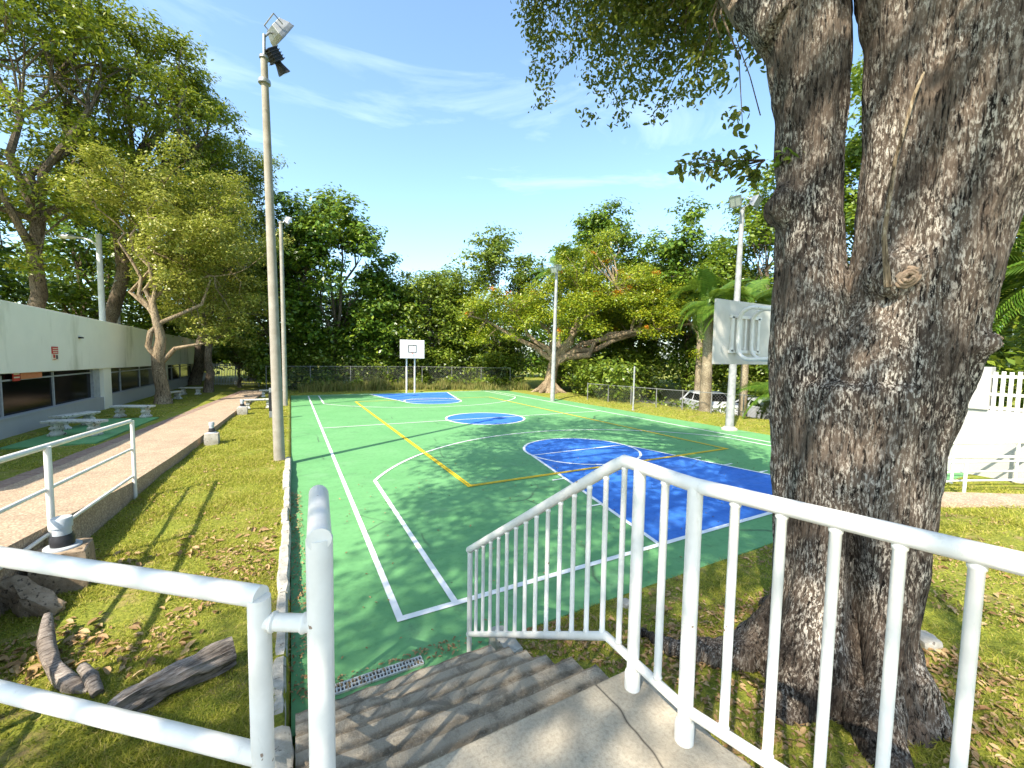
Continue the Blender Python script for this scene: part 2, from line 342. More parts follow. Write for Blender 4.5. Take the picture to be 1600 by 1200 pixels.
def clump_leaves(cl, n, sub=14, spread=0.33, flat=0.75, up=0.9):
    """leaf centres and normals: clumps (x,y,z,r) -> tufts on their shell -> leaves round each tuft"""
    cl = np.array(cl); wgt = cl[:, 3]**2; wgt = wgt/wgt.sum(); k = rng.choice(len(cl), n, p=wgt)
    tuft = rand_dir(len(cl)*sub).reshape(len(cl), sub, 3); tuft *= rng.uniform(0.55, 1.0, (len(cl), sub, 1)); tuft[..., 2] *= flat
    j = rng.integers(0, sub, n); d = tuft[k, j]
    off = rng.normal(size=(n, 3))*spread; off[:, 2] *= 0.55
    rel = d+off; C = cl[k, :3]+rel*cl[k, 3:4]
    N = unit(rel)*0.55+np.array([0, 0, up])+rng.normal(size=(n, 3))*0.45
    return C, N
def to_local(me, org):
    n = len(me.vertices); a = np.empty(n*3, np.float32); me.vertices.foreach_get('co', a)
    a = a.reshape(-1, 3)-np.array(org, np.float32); me.vertices.foreach_set('co', a.ravel()); me.update(); return me
def wobble(a, b, n, amp, sag=0.0):
    a = Vector(a); b = Vector(b); L = (b-a).length; out = []
    for i in range(n+1):
        t = i/n; p = a.lerp(b, t)
        if 0 < i < n: p += Vector((random.gauss(0, 1), random.gauss(0, 1), random.gauss(0, 0.6)))*amp*L
        p.z += math.sin(t*math.pi)*sag*L
        out.append(p)
    return out
def px_of(p):
    v = np.array(p)-CAM; z = v@AX[2]; return 800+FPX*(v@AX[0])/z, 600-FPX*(v@AX[1])/z, z
def clear_of_lamp(p):
    px, py, z = px_of(p); return not (70 < px < 215 and 335 < py < 520 and z < 27)
def ellipsoid_clumps(c, rad, n, r, shell=0.55, zmin=None, test=None):
    out = []
    while len(out) < n:
        d = np.array([random.gauss(0, 1) for _ in range(3)]); d /= np.linalg.norm(d)
        t = random.uniform(shell, 1.0); p = np.array(c)+d*np.array(rad)*t
        if zmin is not None and p[2] < zmin: continue
        if test is not None and not test(p): continue
        out.append((p[0], p[1], p[2], random.uniform(*r)))
    return out
def grow(base, fork, clumps, r0, nlimb=7, seg=8, lean=(0, 0)):
    """trunk + limbs reaching towards groups of clumps + twigs to every clump, as one mesh builder"""
    m = MB(); base = Vector(base); fork = Vector(fork)
    tr = wobble(base, fork, 5, 0.018); m.tube([tr[0]-Vector((0, 0, 0.3))]+tr, [r0*1.55, r0*1.3, r0*1.05]+[r0*(1-0.07*i) for i in range(1, 5)], seg+2)
    cl = [Vector(c[:3]) for c in clumps]; seeds = random.sample(cl, min(nlimb, len(cl)))
    groups = {i: [] for i in range(len(seeds))}
    for c in cl: groups[min(range(len(seeds)), key=lambda i: (c-seeds[i]).length)].append(c)
    for g in groups.values():
        if not g: continue
        ctr = sum(g, Vector())/len(g); st = tr[random.choice([-1, -1, -2])]
        limb = wobble(st, st.lerp(ctr, 0.85), 4, 0.05, 0.06); m.tube(limb, [r0*0.55, r0*0.45, r0*0.36, r0*0.28, r0*0.2], seg-1)
        for c in g:
            q = limb[random.choice([2, 3, 4])]; tw = wobble(q, c, 3, 0.06, 0.04); m.tube(tw, [r0*0.19, r0*0.13, r0*0.09, r0*0.04], 5, False)
    return m
def tree(name, lab, base, fork, clumps, nleaf, size, leaf, bark, r0, group=None, sub=14, spread=0.33, flat=0.75, aspect=0.5, nlimb=7, droop=None, up=0.9, cat='tree'):
    t = thing(name, lab, cat, base, group)
    grow(base, fork, clumps, r0, nlimb).build('trunk', bark, t, True)
    C, N = clump_leaves(clumps, nleaf, sub, spread, flat, up)
    me = leaf_mesh('crown', C, N, rng.uniform(size[0]*0.55, size[1]*1.15, nleaf), aspect, droop=droop)
    new_obj('crown', to_local(me, base), t, M[leaf])
    return t

# ------------------------------------------------------------------ the ground
def sstep(a, b, x):
    t = np.clip((x-a)/(b-a), 0, 1); return t*t*(3-2*t)
CX0, CX1, CY0, CY1 = -1.03, 15.2, -0.74, 27.2            # painted slab of the court
def gz(x, y):
    x = np.asarray(x, float); y = np.asarray(y, float)
    lawn = 0.14+0.06*sstep(1.0, -2.0, y)-0.07*sstep(7.0, 9.0, y)
    left2 = 0.22-0.06*sstep(14, 30, y)
    z = np.where(x < -4.6, left2, lawn)
    right = 0.24*sstep(-0.78, -2.6, y)*sstep(14.0, 10.0, x)
    z = np.where(x > -1.06, right+0.0, z)
    z = np.where((x > 15.2) & (y > -0.78), 0.06*sstep(15.2, 15.9, x), z)
    z = np.where((y > 27.2) & (x > -1.06), 0.05, z)
    inside = (x > CX0-0.02) & (x < CX1-0.02) & (y > CY0+0.02) & (y < CY1-0.02)
    z = np.where(inside | ((x > -1.05) & (x < 0.70) & (y < -0.6) & (y > -2.7)), -0.06, z)
    z = np.where((y > -12) & (y < 26), z-0.72*sstep(18.9, 20.3, x)*sstep(26, 22, y)*sstep(-12, -6, y), z)
    return z
xs = np.unique(np.round(np.concatenate([np.linspace(-320, -30, 12), np.arange(-30, 30.01, 0.5), np.linspace(30, 320, 12), [-1.12, -1.07, -1.04, -1.0, 15.14, 15.22, 15.4, 15.7], np.arange(0.5, 14, 0.25)]), 3))
ys = np.unique(np.round(np.concatenate([np.linspace(-320, -30, 12), np.arange(-30, 50.01, 0.5), np.linspace(50, 420, 14), [-0.8, -0.76, -0.7, 27.16, 27.24], np.arange(-6, 2, 0.25)]), 3))
GX, GY = np.meshgrid(xs, ys, indexing='ij'); GZ = gz(GX, GY)
for i in range(GX.shape[0]):
    for j in range(GX.shape[1]):
        x, y = GX[i, j], GY[i, j]
        if GZ[i, j] > -0.05 and abs(x) < 31 and -31 < y < 51: GZ[i, j] += 0.02*noise.noise((x*0.9, y*0.9, 0))
nx, ny = GX.shape; idx = np.arange(nx*ny).reshape(nx, ny)
Q = np.stack([idx[:-1, :-1], idx[1:, :-1], idx[1:, 1:], idx[:-1, 1:]], -1).reshape(-1, 4)
g = struct(new_obj('ground', np_mesh('ground', np.stack([GX, GY, GZ], -1).reshape(-1, 3), Q), None, M['lawn']))

# court slab and its painted lines
court = MB().prism([(CX0, -1.0), (0.69, -1.0), (0.69, CY0), (CX1, CY0), (CX1, CY1), (CX0, CY1)], -0.2, 0.0).build('court', 'court_green'); struct(court)
W2, LL = 6.88, 25.62
def strip(p, q, w, z, name='painted_line', mat='line_white'):
    p = Vector((*p, 0)); q = Vector((*q, 0)); d = (q-p).normalized(); n = Vector((-d.y, d.x, 0))*w/2
    return MB().sheet([(v.x, v.y) for v in (p-n, q-n, q+n, p+n)], z).build(name, mat, court)
def arc(c, r, a0, a1, w, z, n=64, name='painted_arc', mat='line_white'):
    m = MB(); vs = []
    for i in range(n+1):
        a = R(a0+(a1-a0)*i/n)
        for rr in (r-w/2, r+w/2): vs.append((c[0]+rr*math.cos(a), c[1]+rr*math.sin(a), z))
    return m.add(vs, [(2*i, 2*i+1, 2*i+3, 2*i+2) for i in range(n)]).build(name, mat, court)
def disc(c, r, z, a0=0, a1=360, n=64): return [(c[0]+r*math.cos(R(a0+(a1-a0)*i/n)), c[1]+r*math.sin(R(a0+(a1-a0)*i/n))) for i in range(n+1 if a1-a0 < 360 else n)]
Z1, Z2, Z3, Z4 = 0.004, 0.008, 0.012, 0.016
LW = 0.075
for x in (0, 2*W2): strip((x, -LW/2), (x, LL+0.8), LW, Z2)
strip((-LW/2, 0), (2*W2+LW/2, 0), LW*1.15, Z2+0.001); strip((-LW/2, LL+0.85), (2*W2+LW/2, LL+0.85), LW, Z2+0.001)
strip((0, LL/2), (2*W2, LL/2), 0.06, Z3+0.001)
for s, y0 in ((1, 0.0), (-1, LL+0.85)):
    f = lambda x, y: (x, y0+s*y)
    fy = 5.72
    key = [f(W2-2.95, 0.05), f(W2+2.95, 0.05), f(W2+1.77, fy)]+[f(W2+1.77*math.cos(R(a)), fy+1.77*math.sin(R(a))) for a in range(4, 180, 4)]+[f(W2-1.77, fy)]
    if s < 0: key = key[::-1]
    MB().sheet(key, Z1).build('key_area', 'court_blue', court)
    for d in (-1, 1):
        strip(f(W2+d*2.95, 0), f(W2+d*1.77, fy), LW, Z2+0.002)
        for k in (1.75, 2.6, 3.45):
            xe = 2.95-(2.95-1.77)*k/fy; strip(f(W2+d*(xe+0.03), k), f(W2+d*(xe+0.36), k), 0.05, Z2+0.003)
        strip(f(W2+d*6.25, 0), f(W2+d*6.25, 5.15), LW, Z2+0.002)
    strip(f(W2-1.77, fy), f(W2+1.77, fy), 0.06, Z2+0.003)
    arc((W2, y0+s*fy), 1.77, 0, 360, LW, Z3)
    a0 = math.degrees(math.atan2(5.15-1.8, 6.25))
    arc((W2, y0+s*1.8), 7.09, a0 if s > 0 else -a0, 180-a0 if s > 0 else -180+a0, LW*0.9, Z3+0.001)
MB().sheet(disc((W2, LL/2), 1.8, 0), Z1).build('centre_circle', 'court_blue', court)
arc((W2, LL/2), 1.8, 0, 360, 0.085, Z3)
vx0, vx1, vy0, vy1 = 2.4, 11.28, 3.87, 21.8
for dd in (-0.032, 0.032):
    strip((vx0+dd, vy0-0.06), (vx0+dd, vy1+0.06), 0.046, Z4, 'painted_yellow_line', 'line_yellow'); strip((vx1+dd, vy0-0.06), (vx1+dd, vy1+0.06), 0.046, Z4, 'painted_yellow_line', 'line_yellow')
    strip((vx0, vy0+dd), (vx1, vy0+dd), 0.046, Z4+0.001, 'painted_yellow_line', 'line_yellow'); strip((vx0, vy1+dd), (vx1, vy1+dd), 0.046, Z4+0.001, 'painted_yellow_line', 'line_yellow')

# kerb of rough stones along the court
kerb = bpy.data.objects.new('kerb', None); COL.objects.link(kerb); struct(kerb)
y = -1.25
while y < 7.1:
    ln = random.uniform(0.7, 1.5); w = random.uniform(0.105, 0.14)
    m = MB(); n = 9; vs = []; top = 0.185+random.uniform(-0.015, 0.015)
    off = random.uniform(-0.015, 0.015); lo = gz(-1.2, y)-0.1
    for i in range(n):
        yy = y+0.012+(ln-0.024)*i/(n-1); e = 0.008 if i in (0, n-1) else 0.0
        l = -1.105-w/2+off+e+random.gauss(0, 0.004); r = -1.105+w/2+off-e+random.gauss(0, 0.004)
        t = top-e+random.gauss(0, 0.008)
        vs += [(l, yy, -0.1), (l, yy, t-0.02), (l+0.02, yy, t), (r-0.02, yy, t), (r, yy, t-0.025), (r, yy, -0.1)]
    fs = [(6*i+k, 6*i+k+1, 6*i+k+7, 6*i+k+6) for i in range(n-1) for k in range(5)]+[tuple(range(5, -1, -1)), tuple(6*(n-1)+k for k in range(6))]
    m.add(vs, fs).build('kerb_stone', 'kerb', kerb); y += ln-0.012

# walkway on the left: pebble-finished concrete, a ramp near the landing
WR = [(-2.6, -3.72, 1.1), (-1.2, -3.66, 1.08), (1.6, -3.6, 0.81), (5.4, -3.55, 0.46), (8, -3.5, 0.35), (10.4, -3.44, 0.29), (14, -3.33, 0.25), (18, -3.2, 0.23), (22, -2.95, 0.22), (30, -2.5, 0.21)]
WLx = [(-2.6, -5.8), (6, -5.76), (10, -5.7), (14, -5.4), (19, -5.0), (24, -4.6), (30, -4.1)]
def walk_at(y): return np.interp(y, [w[0] for w in WR], [w[1] for w in WR]), np.interp(y, [w[0] for w in WLx], [w[1] for w in WLx]), np.interp(y, [w[0] for w in WR], [w[2] for w in WR])
def ribbon(name, mat, ya, yb, fl, fr, fz, thick, step=0.5):
    n = max(2, int((yb-ya)/step)+1); vs = []
    for i in range(n):
        yy = ya+(yb-ya)*i/(n-1); l = fl(yy); r = fr(yy); z = fz(yy); vs += [(l, yy, z-thick), (l, yy, z), (r, yy, z), (r, yy, z-thick)]
    fs = [(4*i+k, 4*i+(k+1) % 4, 4*i+4+(k+1) % 4, 4*i+4+k) for i in range(n-1) for k in range(4)]
    return MB().add(vs, [q[::-1] for q in fs]+[(0, 1, 2, 3), tuple(4*(n-1)+k for k in (3, 2, 1, 0))])
path = bpy.data.objects.new('path', None); COL.objects.link(path); struct(path)
yj = [-2.6, 0.4, 3.4, 6.6, 9.8, 13.0, 16.2, 19.4, 22.6, 26, 30]
for a, b in zip(yj[:-1], yj[1:]):
    ribbon('path_slab', 0, a+0.006, b-0.006, lambda y: walk_at(y)[1]+0.36, lambda y: walk_at(y)[0], lambda y: walk_at(y)[2], 1.1 if a < 3 else 0.5).build('path_slab', 'pebble', path)
M['brick_edge'] = mottled('edge_brick', (0.20, 0.13, 0.10), (0.32, 0.24, 0.19), 16, 0.9, 0.4, 60, 0.2)
yy = 3.0; k = 0
while yy < 30:
    ln = 0.42
    ribbon('edge_brick', 0, yy+0.008, yy+ln-0.008, lambda y: walk_at(y)[1], lambda y: walk_at(y)[1]+0.345, lambda y: walk_at(y)[2]-0.012+0.004*math.sin(k*2.7), 0.5, 0.5).build('edge_brick', 'brick_edge', path); yy += ln; k += 1

# landing, stairs
landing = MB().prism([(0.70, -2.66), (-0.99, -2.66), (-0.99, -2.98), (-3.72, -0.75), (-3.72, -2.7), (-6, -2.75), (-6, -8), (1.5, -8), (1.3, -5.2), (0.86, -3.9), (0.70, -3.2)][::-1], -0.3, 1.1).build('landing', 'concrete', None, bevel=0.012); struct(landing)
t = NT('landing_concrete'); v = t.coord(); a = t.noise(v, 3.2, 6, 0.65); b = t.noise(v, 60, 5, 0.75)
c = t.mix(t.ramp(a, [(0.3, 0.0), (0.7, 1.0)]), (0.36, 0.31, 0.235), (0.48, 0.425, 0.335)); c = t.mix(t.ramp(b, [(0.38, 0.45), (0.54, 0.0)]), c, (0.22, 0.185, 0.14)); c = t.mix(t.ramp(t.noise(v, 1.7, 7, 0.7, 0.6), [(0.5, 0.0), (0.66, 0.5)]), c, (0.20, 0.17, 0.13))
w = t.n('TexVoronoi', {'Vector': t.n('Mix', {0: 0.10, 4: v, 5: t.n('TexNoise', {'Vector': v, 'Scale': 2.5}).outputs['Color']}, data_type='VECTOR').outputs[1], 'Scale': 1.05}, feature='DISTANCE_TO_EDGE')
c = t.mix(t.ramp(w.outputs['Distance'], [(0.0012, 1.0), (0.0055, 0.0)]), c, (0.06, 0.05, 0.04))
t.bump(b, 0.6, 0.008); landing.data.materials[0] = t.fin(c, 0.93, 0.15)
stairs = bpy.data.objects.new('stairs', None); COL.objects.link(stairs); struct(stairs)
NR = 7; ytop, ybot = -2.66, -0.96; tread = (ytop-ybot)/(NR-1)
for k in range(NR-1):
    z = 1.1*(NR-1-k)/NR; y0 = ytop-tread*k*1.0; y1 = y0-tread
    nxs, nys = 46, 8; x0 = -1.0; x1 = 0.64+random.uniform(-0.03, 0.04); vs = []; fs = []
    def nn(x, y, q): return noise.noise((x*q, y*q, k*7.3))
    # cross section: riser bottom/front, nosing, tread to the back
    prof = [(y1, 0.0), (y1, z*0+max(z-0.14, 0.01)), (y1, z-0.05), (y1+0.006, z-0.015), (y1-0.03, z)]
    prof = [(y1-0.0, -0.1), (y1, z-0.09), (y1+0.004, z-0.03), (y1-0.022, z)]+[(y1-0.022-(tread*-1-0.022-0.0)*-i/5, z) for i in range(1, 6)]
    prof = [(y1, -0.1), (y1, z-0.10), (y1+0.006, z-0.035), (y1-0.02, z)]+[(y1-0.02+(y0-0.001-(y1-0.02))*i/5, z) for i in range(1, 6)]
    for i in range(nxs):
        x = x0+(x1-x0)*i/(nxs-1)
        for j, (py, pz) in enumerate(prof):
            dn = 0.003*nn(x, py, 7)+0.004*nn(x, py, 23) if j >= 1 else 0
            dy = 0.007*nn(x, 3.1, 5)+0.009*nn(x, 1.7, 19)+0.008*nn(x, 5.7, 41) if 1 <= j <= 3 else 0
            vs.append((x, py+dy, pz+(dn if j >= 2 else 0)-(0.012*max(0, nn(x, 9.2, 11)) if j == 3 else 0)))
    nb = len(prof)
    fs = [(i*nb+j, (i+1)*nb+j, (i+1)*nb+j+1, i*nb+j+1) for i in range(nxs-1) for j in range(nb-1)]
    for i in (0, nxs-1):
        base = len(vs); vs += [(vs[i*nb+nb-1][0], vs[i*nb+nb-1][1], -0.1)]; f = [i*nb+j for j in range(nb)]+[base]; fs.append(tuple(f if i == 0 else f[::-1]))
    MB().add(vs, fs).build('step', 'steps', stairs, True)
# masonry cheek at the right foot of the stairs and on the left
def rough_block(name, c, d, rz, mat, parent=None, amp=0.02, n=5, rot=None):
    bm = bmesh.new(); bmesh.ops.create_cube(bm, size=1.0); bmesh.ops.subdivide_edges(bm, edges=bm.edges[:], cuts=n, use_grid_fill=True)
    m = rot if rot is not None else Matrix.Rotation(rz, 3, 'Z'); sx = random.uniform(0, 50)
    for q in bm.verts:
        p = Vector((q.co.x*d[0], q.co.y*d[1], q.co.z*d[2]))
        r = Vector((q.co.x, q.co.y, q.co.z)); k = 1-0.10*max(0, r.length-0.62)/0.25
        p *= k; p += amp*Vector(noise.noise_vector((p*6+Vector((sx, 0, 0)))))+amp*0.5*Vector(noise.noise_vector(p*19+Vector((0, sx, 0))))
        q.co = m@p
    me = bpy.data.meshes.new(name); bm.to_mesh(me); bm.free()
    me.polygons.foreach_set('use_smooth', [True]*len(me.polygons)); me.set_sharp_from_angle(angle=R(50))
    org = Vector((0, 0, 0)); qq = parent
    while qq is not None: org = org+ORG.get(qq.name, Vector((0, 0, 0))); qq = qq.parent
    o = new_obj(name, me, parent, M[mat]); o.location = Vector(c)-org; return o
for i, (cx, cy, z, dx, dy) in enumerate([(0.76, -0.98, 0.06, 0.16, 0.42)]):
    rough_block('edge_stone', (cx, cy, z-0.05), (dx, dy, 0.3+z*0.5), 0.05, 'kerb' if i == 0 else 'steps', stairs, 0.015)
for i, (cy, z) in enumerate([(-1.55, 0.22), (-2.1, 0.5), (-2.55, 0.8)]):
    rough_block('edge_stone', (-1.09, cy, z-0.1), (0.15, 0.5, 0.4+z*0.5), 0.03, 'kerb', stairs, 0.018)

# drain grate at the foot of the stairs
dr = thing('drain_grate', 'white plastic slotted drain grate at the foot of the steps', 'drain', (-0.4, -0.69, 0.0))
x0, x1, y0, y1 = -0.78, 0.04, -0.745, -0.645
M['grate'] = mottled('grate_plastic', (0.5, 0.5, 0.47), (0.62, 0.62, 0.58), 8, 0.6, 0.1, speck=((0.2, 0.18, 0.14), 30, 0.6))
MB().box(((x0+x1)/2, (y0+y1)/2, 0.003), (x1-x0, y1-y0, 0.004)).build('channel', 'black', dr)
MB().box(((x0+x1)/2, y0, 0.009), (x1-x0, 0.014, 0.016)).box(((x0+x1)/2, y1, 0.009), (x1-x0, 0.014, 0.016)).box(((x0+x1)/2, (y0+y1)/2, 0.009), (x1-x0, 0.012, 0.014)).build('frame', 'grate', dr)
for i in range(29):
    xx = x0+(x1-x0)*i/28; MB().box((xx, (y0+y1)/2, 0.010), (0.011, y1-y0-0.003, 0.0125)).build('bar', 'grate', dr)

# ------------------------------------------------------------------ white railings
def rail(name, lab, loc): return thing(name, lab, 'railing', loc)
def along(p, n):
    """points at given y along a polyline in y-z (x too)"""
    ys_ = [q[1] for q in p]; o = sorted(range(len(p)), key=lambda i: ys_[i]); return lambda y: Vector((np.interp(y, [ys_[i] for i in o], [p[i][0] for i in o]), y, np.interp(y, [ys_[i] for i in o], [p[i][2] for i in o])))
def tube_part(parent, name, path, r, seg=14):
    if name in ('baluster', 'connector'):      # a weld bead where the bar meets each rail
        a, b = Vector(path[0]), Vector(path[1]); d = (b-a).normalized(); k = 0.028 if name == 'baluster' else 0.036
        q = [a, a+d*(k-0.004), a+d*k, a+d*(k+0.006), a+d*(k+0.011), b-d*(k+0.021), b-d*(k+0.015), b-d*(k+0.008), b-d*(k+0.002), b]
        return MB().tube(q, [r, r, r*1.2, r*1.22, r, r, r*1.2, r*1.22, r*1.05, r], seg).build(name, 'white_paint', parent, True)
    return MB().tube(path, r, seg).build(name, 'white_paint', parent, True)
sr = rail('stair_railing', 'white pipe railing with balusters turning down the right side of the steps', (0.56, -2.77, 1.1))
top = [(1.25, -5.6, 2.28), (0.78, -3.97, 2.28), (0.56, -3.1, 2.28), (0.57, -2.66, 2.285), (0.47, -0.77, 1.0)]
bot = [(1.25, -5.6, 1.25), (0.78, -3.97, 1.25), (0.56, -3.1, 1.25), (0.57, -2.56, 1.25), (0.47, -0.77, 0.17)]
tube_part(sr, 'top_rail', [top[0], top[1], (0.575, -3.16, 2.28), top[2], (0.562, -3.0, 2.28), (0.57, -2.72, 2.285), top[3], (0.565, -2.58, 2.24), top[4]], 0.033)
tube_part(sr, 'bottom_rail', bot, 0.024)
ft, fb = along(top, 0), along(bot, 0)
for yy, z0, r in ((-0.79, -0.02, 0.024), (-2.77, 1.08, 0.031), (-3.1, 1.08, 0.033), (-4.75, 1.08, 0.033)):
    a = ft(yy); po = tube_part(sr, 'post', [(a.x, yy, z0), (a.x, yy, a.z)], r)
    if z0 > 0.5: MB().lathe((a.x, yy, z0), [(r+0.009, 0.0), (r+0.009, 0.10), (r+0.004, 0.115), (r, 0.12)], 16).build('collar', 'white_paint', po, True)
ylist = [-0.79-(2.66-0.79)*i/14 for i in range(1, 14)]+[-2.66, -2.935]+[-3.1-0.158*i for i in range(1, 11)]+[-4.92, -5.08, -5.24, -5.4]
for yy in ylist:
    a, b = ft(yy), fb(yy); tube_part(sr, 'baluster', [(b.x, yy, b.z), (a.x, yy, a.z)], 0.0155 if yy > -2.8 else 0.0185, 10)
sl = rail('landing_railing', 'white pipe railing at lower left joined to the left stair handrail', (-0.92, -2.95, 1.1))
topL = [(-0.92, -2.95, 2.29), (-0.90, -2.5, 2.29), (-0.85, -0.79, 1.0)]
botL = [(-0.92, -2.95, 1.25), (-0.90, -2.5, 1.25), (-0.85, -0.79, 0.17)]
tube_part(sl, 'handrail', [(-0.922, -2.985, 2.29), (-0.90, -2.56, 2.29), (-0.899, -2.5, 2.275), (-0.897, -2.45, 2.24), topL[2]], 0.034, 18)
tube_part(sl, 'bottom_rail', botL, 0.022)
tube_part(sl, 'post', [(-0.92, -2.955, 1.08), (-0.92, -2.955, 2.285)], 0.037, 20); tube_part(sl, 'post', [(-0.85, -0.79, -0.02), (-0.85, -0.79, 1.0)], 0.024)
fl_, fbl = along(topL, 0), along(botL, 0)
for i in range(1, 17):
    yy = -2.95+(2.95-0.79)*i/17; a, b = fl_(yy), fbl(yy); tube_part(sl, 'baluster', [(b.x, yy, b.z), (a.x, yy, a.z)], 0.0145, 10)
A = Vector((-1.08, -2.88, 0)); D = Vector((-0.81, 0.68, 0)).normalized()
tube_part(sl, 'post', [(A.x, A.y, 0.9), (A.x, A.y, 2.105)], 0.031, 18)
tube_part(sl, 'top_rail', [(A.x+0.005, A.y, 2.105), tuple(A+D*1.6+Vector((0, 0, 2.105))), tuple(A+D*3.4+Vector((0, 0, 2.105)))], 0.0315, 18)
tube_part(sl, 'middle_rail', [(A.x, A.y, 1.605), tuple(A+D*3.4+Vector((0, 0, 1.605)))], 0.029, 18)
tube_part(sl, 'connector', [(A.x, A.y, 2.03), (-0.92, -2.955, 2.02)], 0.025, 14)
for k in (1.75, 3.4):
    q = A+D*k; tube_part(sl, 'post', [(q.x, q.y, 0.9), (q.x, q.y, 2.1)], 0.031)
rr = rail('ramp_railing', 'white three-bar pipe railing along the ramp beside the lawn', (-3.55, 5.42, 0.14))
tube_part(rr, 'top_rail', [(-3.6, -1.3, 1.85), (-3.56, 1.68, 1.72), (-3.55, 5.42, 1.57)], 0.033)
tube_part(rr, 'middle_rail', [(-3.6, -1.3, 1.33), (-3.56, 1.68, 1.21), (-3.55, 5.42, 1.06)], 0.023)
tube_part(rr, 'bottom_rail', [(-3.6, -1.3, 0.75), (-3.56, 1.68, 0.66), (-3.55, 5.42, 0.56)], 0.023)
for yy, zt in ((5.42, 1.575), (2.52, 1.69), (-0.4, 1.81)):
    xx = -3.525 if yy > 5 else -3.53; tube_part(rr, 'post', [(xx, yy, 0.05), (xx, yy, zt)], 0.03 if yy > 5 else 0.034)

# concrete blocks with pipe stubs beside the walk
def light_block(c, s, zt, lab, ph=0.3, turn=0.0):
    zg = 0.05; t = thing('concrete_light_block', lab, 'concrete block', (c[0], c[1], zg), 'concrete blocks with pipe stubs along the walk')
    rough_block('block', (c[0], c[1], (zt+zg)/2), (s, s, zt-zg), turn, 'rubble' if s > 0.42 else 'concrete', t, 0.008, 4)
    p = s*0.17
    MB().lathe((c[0], c[1], zt), [(p*2.0, -0.01), (p*2.0, 0.012), (p*1.9, 0.02), (p*1.25, 0.022)], 24).build('flange', 'pvc', t, True)
    MB().lathe((c[0], c[1], zt+0.02), [(p*1.28, 0.0), (p*1.32, ph*0.28), (p*1.12, ph*0.36), (p*1.1, ph*0.4)], 24).build('collar', 'black', t, True)
    MB().lathe((c[0], c[1], zt+0.02), [(p*1.0, ph*0.3), (p*1.0, ph*0.68)], 24).build('pipe', 'pvc', t, True)
    MB().lathe((c[0], c[1], zt+0.02), [(p*1.16, ph*0.66), (p*1.18, ph*0.95), (p*1.08, ph*1.0)], 24).build('cap', 'pvc', t, True)
light_block((-3.30, 2.12), 0.46, 0.60, 'large concrete block with grey capped pipe at the foot of the ramp railing', 0.32, 0.15)
light_block((-3.12, 10.75), 0.36, 0.42, 'small concrete block with white pipe stub halfway along the walk', 0.3)
light_block((-2.95, 17.6), 0.40, 0.42, 'small concrete block with pipe stub before the lawn bench', 0.3)
rough_block('broken_slab', (-3.38, 1.62, 0.26), (0.62, 0.16, 0.24), 0, 'rubble', None, 0.05, 9, rot=Matrix.Rotation(R(-32), 3, 'Z') @ Matrix.Rotation(R(30), 3, 'Y'))
tag(bpy.data.objects['broken_slab'], 'broken slab of rough concrete leaning below the large pipe block', 'concrete slab')

# dead wood on the lawn
def wood(name, lab, path, rad, seg=14, amp=0.25):
    P = [Vector(p) for p in path]; n = 24; pts = []; rs = []
    for i in range(n+1):
        t = i/n*(len(P)-1); k = min(int(t), len(P)-2); f = t-k
        p0 = P[max(0, k-1)]; p1 = P[k]; p2 = P[k+1]; p3 = P[min(len(P)-1, k+2)]
        pts.append(0.5*((2*p1)+(-p0+p2)*f+(2*p0-5*p1+4*p2-p3)*f*f+(-p0+3*p1-3*p2+p3)*f**3)); rs.append(np.interp(t, range(len(rad)), rad))
    m = MB().tube(pts, rs, seg); c = Vector(path[0])
    out = []
    for i, q in enumerate(m.v):
        ring = min(i//seg, n); p = Vector(q); ctr = pts[ring]; d = p-ctr; a = i % seg
        k = 1+amp*noise.noise((a*0.9, ring*0.10, c.x*9))+amp*0.8*noise.noise((a*2.1, ring*0.22, c.y*5)); out.append(tuple(ctr+d*k))
    m.v = out; o = m.build(name, 'driftwood', None, True, sharp=70); tag(o, lab, 'dead wood'); return o
wood('log', 'grey weathered log lying on the lawn below the railing', [(-2.24, -0.50, 0.21), (-2.02, -0.40, 0.25), (-1.76, -0.30, 0.27), (-1.45, -0.22, 0.29)], [0.03, 0.075, 0.105, 0.085], 26, 0.62)
wood('bent_root', 'pale bent root standing out of the leaf litter near the log', [(-3.02, 1.0, 0.36), (-2.93, 0.72, 0.27), (-2.78, 0.42, 0.2), (-2.56, 0.1, 0.17), (-2.42, 0.0, 0.16)], [0.03, 0.055, 0.05, 0.062, 0.035])
wood('forked_root', 'short forked grey root end beside the bent root', [(-2.52, 0.16, 0.27), (-2.44, 0.05, 0.24), (-2.34, -0.12, 0.18)], [0.03, 0.045, 0.04], 10)

